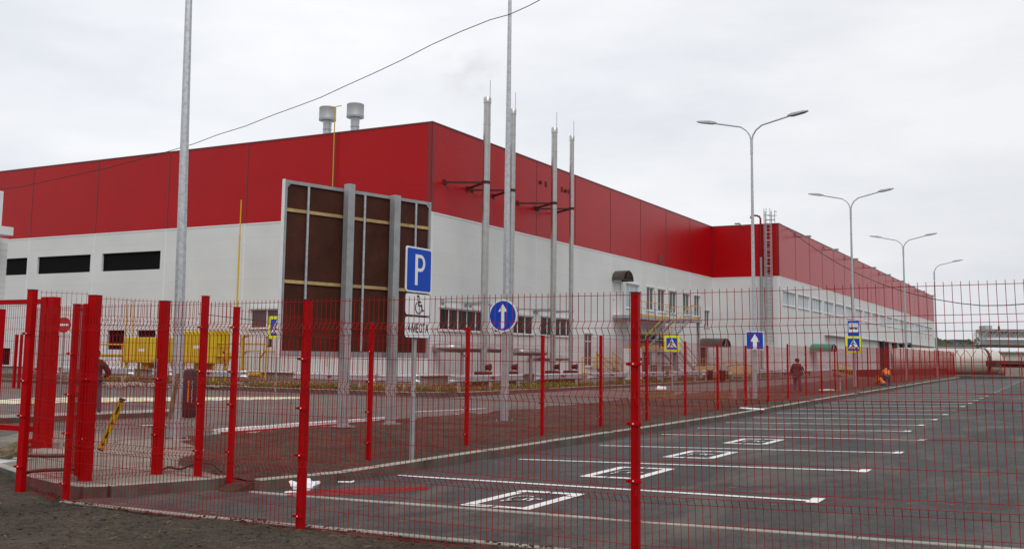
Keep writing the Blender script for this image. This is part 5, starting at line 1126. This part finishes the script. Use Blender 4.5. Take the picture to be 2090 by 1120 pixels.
WALK = dict(pelvis=(0, 0, .93), waist=(0, .02, 1.08), chest=(0, .05, 1.30), neck0=(0, .06, 1.45), neck1=(0, .08, 1.50), head0=(0, .09, 1.55), head1=(0, .11, 1.62), head2=(0, .10, 1.69), face=(0, 1, -.15),
            hipL=(-.10, 0, .88), hipR=(.10, 0, .88), kneeL=(-.12, .07, .50), kneeR=(.12, .03, .49), ankleL=(-.14, -.02, .09), ankleR=(.15, .12, .10), toeL=(-.15, .12, .035), toeR=(.17, .26, .04),
            shL=(-.20, .05, 1.38), shR=(.20, .05, 1.38), elL=(-.28, .03, 1.12), elR=(.31, -.02, 1.12), wrL=(-.19, .24, 1.0), wrR=(.39, .02, .89))
c_ = G(1627, 806, .05); pt_ = person((c_.x, c_.y, .06), radians(-8), WALK, 'person walking away in dark hooded jacket with white sleeve stripes and grey trousers', 'jacket', 'trouser', 'jacket', .98)
mb = MB()
for s in (-1, 1): mb.bar((.24 * s, .02, 1.40), (.335 * s, -.075, 1.12), .02, .02); mb.bar((.335 * s, -.075, 1.12), (.41 * s, -.05, .93), .02, .02)
mb.build('sleeve_stripe', 'sign_white', pt_)
BEND = dict(pelvis=(0, -.12, .90), waist=(0, .02, 1.02), chest=(0, .24, 1.12), neck0=(0, .38, 1.16), neck1=(0, .43, 1.18), head0=(0, .47, 1.20), head1=(0, .53, 1.24), head2=(0, .57, 1.30), face=(0, 1, -.6),
            hipL=(-.10, -.13, .86), hipR=(.10, -.13, .86), kneeL=(-.15, -.02, .48), kneeR=(.15, -.02, .48), ankleL=(-.17, -.10, .09), ankleR=(.17, -.10, .09), toeL=(-.19, .05, .035), toeR=(.19, .05, .035),
            shL=(-.19, .26, 1.15), shR=(.19, .26, 1.15), elL=(-.24, .36, .88), elR=(.24, .36, .88), wrL=(-.16, .48, .68), wrR=(.16, .48, .68))
c_ = AX(1811, 795, -9.55); person((c_.x, c_.y, c_.z), radians(15), BEND, 'worker in orange jacket and dark trousers bending over at the far kerb', 'orange', 'trouser', 'orange', .90)
CROUCH = dict(pelvis=(0, -.15, .42), waist=(0, -.05, .55), chest=(0, .12, .72), neck0=(0, .24, .80), neck1=(0, .28, .82), head0=(0, .31, .85), head1=(0, .36, .90), head2=(0, .38, .97), face=(0, 1, -.7),
            hipL=(-.11, -.15, .40), hipR=(.11, -.15, .40), kneeL=(-.20, .25, .48), kneeR=(.20, .25, .48), ankleL=(-.18, .02, .10), ankleR=(.18, .02, .10), toeL=(-.2, .16, .035), toeR=(.2, .16, .035),
            shL=(-.19, .13, .76), shR=(.19, .13, .76), elL=(-.26, .30, .58), elR=(.26, .30, .58), wrL=(-.14, .46, .40), wrR=(.14, .46, .40))
c_ = AX(1801, 796, -9.75); person((c_.x, c_.y, c_.z), radians(75), CROUCH, 'smaller worker in orange crouching beside the bending worker', 'orange', 'trouser', 'orange', .82)
c_ = G(188, 842, 0); z_ = D(196, 715, 25).z
d_ = 26.0; c_ = D(189, 830, d_); STD = dict(WALK); STD.update(elR=(.33, .16, 1.10), wrR=(.18, .30, 1.02), elL=(-.30, .10, 1.12), wrL=(-.2, .3, 1.0))
person((c_.x, c_.y, 0), radians(40), STD, 'person in a dark jacket mostly hidden behind the thick red gate post', 'jacket', 'trouser', 'hairm', .99)
# ================================================================== THE FAR END
t = thing('storage_tank', (-15, 160, 0), 'long white horizontal tank lying beyond the far end of the parking lot', 'tank')
a_, b_, c_ = D(1813, 738, 150), D(2008, 738, 150), D(2042, 738, 150); R_ = 1.9; zc = 1.75
a_.z = b_.z = c_.z = zc
own(MB().tube([a_, b_], R_, 40).build('tank_shell', 'tank', smooth=True), t)
d = (c_ - b_).normalized(); Lc = (c_ - b_).length
own(MB().tube([b_ + d * .3, b_ + d * (Lc * .5), b_ + d * (Lc * .8), b_ + d * (Lc * .95), c_], [R_ * .97, R_ * .93, R_ * .8, R_ * .6, R_ * .35], 40).build('tank_dome', 'tank', smooth=True), t)
own(MB().tube([b_ - d * .15, b_ + d * .12], R_ * 1.04, 40).build('tank_band', 'tank_low'), t)
own(MB().bar(a_ - Vector((0, 0, 2.0)), c_ - Vector((0, 0, 2.0)), 2.6, .9).build('cradle', 'tank_low'), t)
def far_box(mb, u0, u1, v0, v1, d, dep=4, gap=0):
    a, b, c = D(u0, v1, d), D(u1, v1, d), D(u0, v0, d); e = (b - a); n = Vector((-e.y, e.x, 0)).normalized() * dep; z0, z1 = a.z, c.z; b.z = z0
    return mb.add([(a.x, a.y, z0), (b.x, b.y, z0), (b.x + n.x, b.y + n.y, z0), (a.x + n.x, a.y + n.y, z0), (a.x, a.y, z1), (b.x, b.y, z1), (b.x + n.x, b.y + n.y, z1), (a.x + n.x, a.y + n.y, z1)], [(0, 3, 2, 1), (4, 5, 6, 7), (0, 1, 5, 4), (1, 2, 6, 5), (2, 3, 7, 6), (3, 0, 4, 7)])
def near_(name, parts, label, cat, d):
    c = D(2050, 740, d); t = thing(name, (c.x, c.y, 0), label, cat)
    for nm, m, fn in parts: mb = MB(); fn(mb); own(mb.build(nm, m), t)
    return t
def truss(mb):
    D_ = 220; a, b = 1992, 2130
    for v in (688, 674.5): mb.bar(D(a, v, D_), D(b, v + .4, D_), .25, .35)
    for k in range(12):
        u0, u1 = lerp(a, b, k / 12), lerp(a, b, (k + 1) / 12); mb.bar(D(u0, 688, D_), D(u0, 674, D_), .18, .18); mb.bar(D(u0, 688 if k % 2 else 675, D_), D(u1, 675 if k % 2 else 688, D_), .14, .14)
    for k in range(5): u = lerp(1988, 2012, k / 4); mb.bar(D(u, 705, D_), D(u, 678, D_), .12, .12)
    for v in (679, 684, 692): mb.bar(D(1988, v, D_), D(2014, v, D_), .1, .1)
near_('conveyor_gallery', [('gallery_roof', 'far_grey', lambda m: far_box(m, 2014, 2130, 671, 676, 222, 5)), ('gallery_wall', 'kerb', lambda m: far_box(m, 2014, 2130, 676, 685, 222.5, 4)), ('truss', 'galvp', truss),
    ('lower_gallery', 'brown_metal', lambda m: far_box(m, 1990, 2130, 703, 708, 219, 3)), ('gallery_floor', 'far_grey', lambda m: far_box(m, 2012, 2130, 692, 703, 221, 3)), ('hopper', 'far_grey', lambda m: far_box(m, 2012, 2026, 664, 690, 224, 3)), ('gallery_mast', 'red_trim', lambda m: far_box(m, 2038.5, 2041, 665, 673, 219, .4))],
    'long grey industrial conveyor gallery with steel truss beyond the far fence', 'gallery', 220)
near_('far_shed', [('shed_wall', 'tank', lambda m: far_box(m, 2000, 2140, 718, 745, 200, 12)), ('shed_roof', 'far_grey', lambda m: far_box(m, 2000, 2140, 716, 718.5, 199.6, 12.5))], 'long pale low shed beneath the conveyor gallery', 'shed', 200)
near_('pipe_bridge', [('bridge_deck', 'brown_metal', lambda m: far_box(m, 2034, 2140, 735.5, 741, 140, 3)), ('bridge_pipe', 'tank_low', lambda m: far_box(m, 2036, 2140, 741.5, 749, 141, 2)), ('bridge_end', 'brown_metal', lambda m: far_box(m, 2033, 2045, 736, 748, 139.5, 3))], 'low brown pipe bridge right of the white tank', 'bridge', 140)
near_('concrete_wall', [('wall_panel', 'concrete', lambda m: far_box(m, 2053, 2140, 750, 770, 138, .3))], 'brownish panel wall under the pipe bridge at the right edge', 'wall', 138)
near_('far_building', [('wall', 'far_blue', lambda m: far_box(m, 1950, 1982, 693, 706, 330, 20)), ('roof_edge', 'far_grey', lambda m: far_box(m, 1949.5, 1982.5, 692, 693.3, 329.6, 20))], 'small blue grey block building on the horizon', 'building', 330)
near_('far_pipe_rack', [('rack_pipe', 'galvp', lambda m: far_box(m, 1906, 1992, 706, 709, 215, 1)), ('rack_beam', 'brown_metal', lambda m: far_box(m, 1906, 1992, 709, 710.5, 214.8, 1)), ('rack_rail', 'galvp', lambda m: far_box(m, 1906, 1992, 702.5, 703.3, 214.8, .2))], 'thin pipe rack line running above the white tank', 'pipe rack', 215)
def tree(u, v0, v1, d, r, label):
    b = D(u, v1, d); tp_ = D(u, v0, d); h = tp_.z; t = thing('tree', (b.x, b.y, 0), label, 'tree', 'trees on the horizon'); mb = MB()
    mb.tube([(0, 0, 0), (.1, 0, h * .5), (0, .1, h * .85)], .3, 6, r2=.08)
    for k in range(7): a = random.random() * 6.3; z = h * random.uniform(.35, .8); mb.tube([(0, 0, z), (cos(a) * r * .5, sin(a) * r * .5, z + r * .4)], .1, 5, r2=.03)
    mb.build('trunk', 'bark', t); mb = MB()
    for k in range(900):
        a = random.random() * 6.3; zz = random.random(); rr = r * (sin(pi * min(1, zz * .9 + .1)) ** .7) * random.random() ** .4 * (1 + .35 * noise.noise(Vector((a * 1.2, zz * 5, u))))
        c = Vector((cos(a) * rr, sin(a) * rr, h * (.28 + .74 * zz))); s = random.uniform(.12, .3); e1 = Vector((random.gauss(0, 1), random.gauss(0, 1), random.gauss(0, 1))).normalized(); e2 = e1.orthogonal().normalized(); mb.add([c + e1 * s, c + e2 * s * .6, c - e1 * s, c - e2 * s * .6], [(0, 1, 2, 3)])
    mb.build('crown', 'foliage', t)
for i, (u, v0, d, r) in enumerate(((1913, 690, 260, 3.0), (1922, 695, 262, 2.2), (1930, 694, 268, 2.4), (1941, 699, 270, 2.0), (1978, 693, 300, 2.6), (1986, 697, 300, 2.4), (1996, 690, 310, 2.6), (1962, 700, 290, 2.0))):
    tree(u, v0, 740, d, r, ['tallest tree right of the hall end', 'small tree second from the hall end', 'middle sized tree third from the hall end', 'low tree just left of the blue grey block', 'tree touching the right side of the blue grey block', 'low tree second right of the blue grey block', 'tree behind the gallery end tower', 'low tree in front of the blue grey block'][i])
# red posts by the road at the left
for i, u in enumerate((27.5, 38)):
    c_ = D(u, 788, 46); z = D(u, 683, 46).z; t = thing('red_post', (c_.x, c_.y, 0), ('left' if i == 0 else 'right') + ' one of the two slim red posts across the road at far left', 'post', 'slim red posts across the road'); MB().box((-.05, -.05, -.1), (.05, .05, z)).build('post_shaft', 'fence', t); MB().box((-.055, -.055, z), (.055, .055, z + .02)).build('post_cap', 'rubber', t)
# gatehouse corner at the left edge
t = thing('gatehouse', (-19.5, 13, 0), 'white gatehouse corner with a flat roof slab at the left edge', 'gatehouse')
a_ = D(9.5, 600, 20); b_ = D(5.0, 430, 20.2); c_ = D(27.5, 470, 19.6); zs0, zs1 = D(20, 481, 19.6).z, D(20, 464, 19.6).z
rzg = math.atan2(XA.x, 1) * 0
mb = MB().box((a_.x - 5, a_.y - 4.5, -.1), (a_.x, a_.y, zs0)); own(mb.build('wall', 'white_clad'), t)
own(MB().box((c_.x - 5.6, c_.y - 5.2, zs0), (c_.x, c_.y, zs1)).build('roof', 'white_trim'), t)
own(MB().box((b_.x - 2.4, b_.y - 2.2, zs1), (b_.x, b_.y, D(3, 390, 20.2).z)).build('roof_parapet', 'white_trim'), t)
# ================================================================== CABLES AND STEAM
def cable(pts, r, label):
    o = MB().tube(pts, r, 5, cap=False).build('overhead_cable', 'cable'); tag(o, label, 'cable')
pts = [(-40, 391), (0, 386.5), (45, 381), (100, 369), (160, 356), (220, 343), (290, 324), (340, 310), (395, 294), (445, 275), (500, 258), (560, 234), (610, 216), (655, 199), (700, 178), (760, 151), (820, 123), (880, 92), (940, 65), (1000, 41), (1040, 30), (1080, 12), (1110, -4)]
cable([D(u, v, lerp(30, 20, i / (len(pts) - 1))) for i, (u, v) in enumerate(pts)], .009, 'black twisted cable sagging across the sky from the left edge to the top')
pts = [(1592, 456), (1612, 470), (1640, 491), (1680, 519), (1720, 543), (1760, 563), (1800, 580), (1845, 595), (1905, 610), (1960, 619), (2005, 623.5), (2050, 623), (2110, 619)]
cable([D(u, v, lerp(100, 60, i / (len(pts) - 1))) for i, (u, v) in enumerate(pts)], .03, 'black cable drooping from the hall corner toward the right edge')
pts = [(405, 640), (440, 644), (480, 649), (520, 653), (552, 657)]
cable([D(u, v, 45) for u, v in pts], .015, 'thin black cable crossing in front of the grey wall window')
def puff(name, c, s, dens, col, m_, label, seed):
    m = bpy.data.materials.new(name); m.use_nodes = True; tn = m.node_tree; tn.nodes.clear(); o_ = N(tn, 'ShaderNodeOutputMaterial'); v = N(tn, 'ShaderNodeVolumePrincipled'); v.inputs['Color'].default_value = (*col, 1)
    tcn = N(tn, 'ShaderNodeTexCoord'); nn = N(tn, 'ShaderNodeTexNoise'); nn.inputs['Scale'].default_value = m_; nn.inputs['Detail'].default_value = 4; tn.links.new(tcn.outputs['Object'], nn.inputs[0])
    g = N(tn, 'ShaderNodeVectorMath', operation='LENGTH'); tn.links.new(tcn.outputs['Object'], g.inputs[0])
    r1 = N(tn, 'ShaderNodeMapRange'); r1.inputs[1].default_value = .2; r1.inputs[2].default_value = 1.0; r1.inputs[3].default_value = 1; r1.inputs[4].default_value = 0; tn.links.new(g.outputs['Value'], r1.inputs[0])
    r2 = N(tn, 'ShaderNodeMapRange'); r2.inputs[1].default_value = .45; r2.inputs[2].default_value = .7; tn.links.new(nn.outputs[0], r2.inputs[0])
    mu = N(tn, 'ShaderNodeMath', operation='MULTIPLY'); tn.links.new(r1.outputs[0], mu.inputs[0]); tn.links.new(r2.outputs[0], mu.inputs[1]); mu2 = N(tn, 'ShaderNodeMath', operation='MULTIPLY'); mu2.inputs[1].default_value = dens; tn.links.new(mu.outputs[0], mu2.inputs[0])
    tn.links.new(mu2.outputs[0], v.inputs['Density']); tn.links.new(v.outputs[0], o_.inputs['Volume'])
    bm = bmesh.new(); bmesh.ops.create_icosphere(bm, subdivisions=3, radius=1); me = bpy.data.meshes.new(name); bm.to_mesh(me); bm.free(); me.materials.append(m); o = inst(name, me, None, c); o.scale = s; return tag(o, label, 'smoke', kind='stuff')
puff('chimney_smoke', D(955, 150, 62), (3.0, 1.4, 2.2), .22, (.35, .35, .36), 2.0, 'faint grey smoke drifting left of the thickest chimney top', 1)
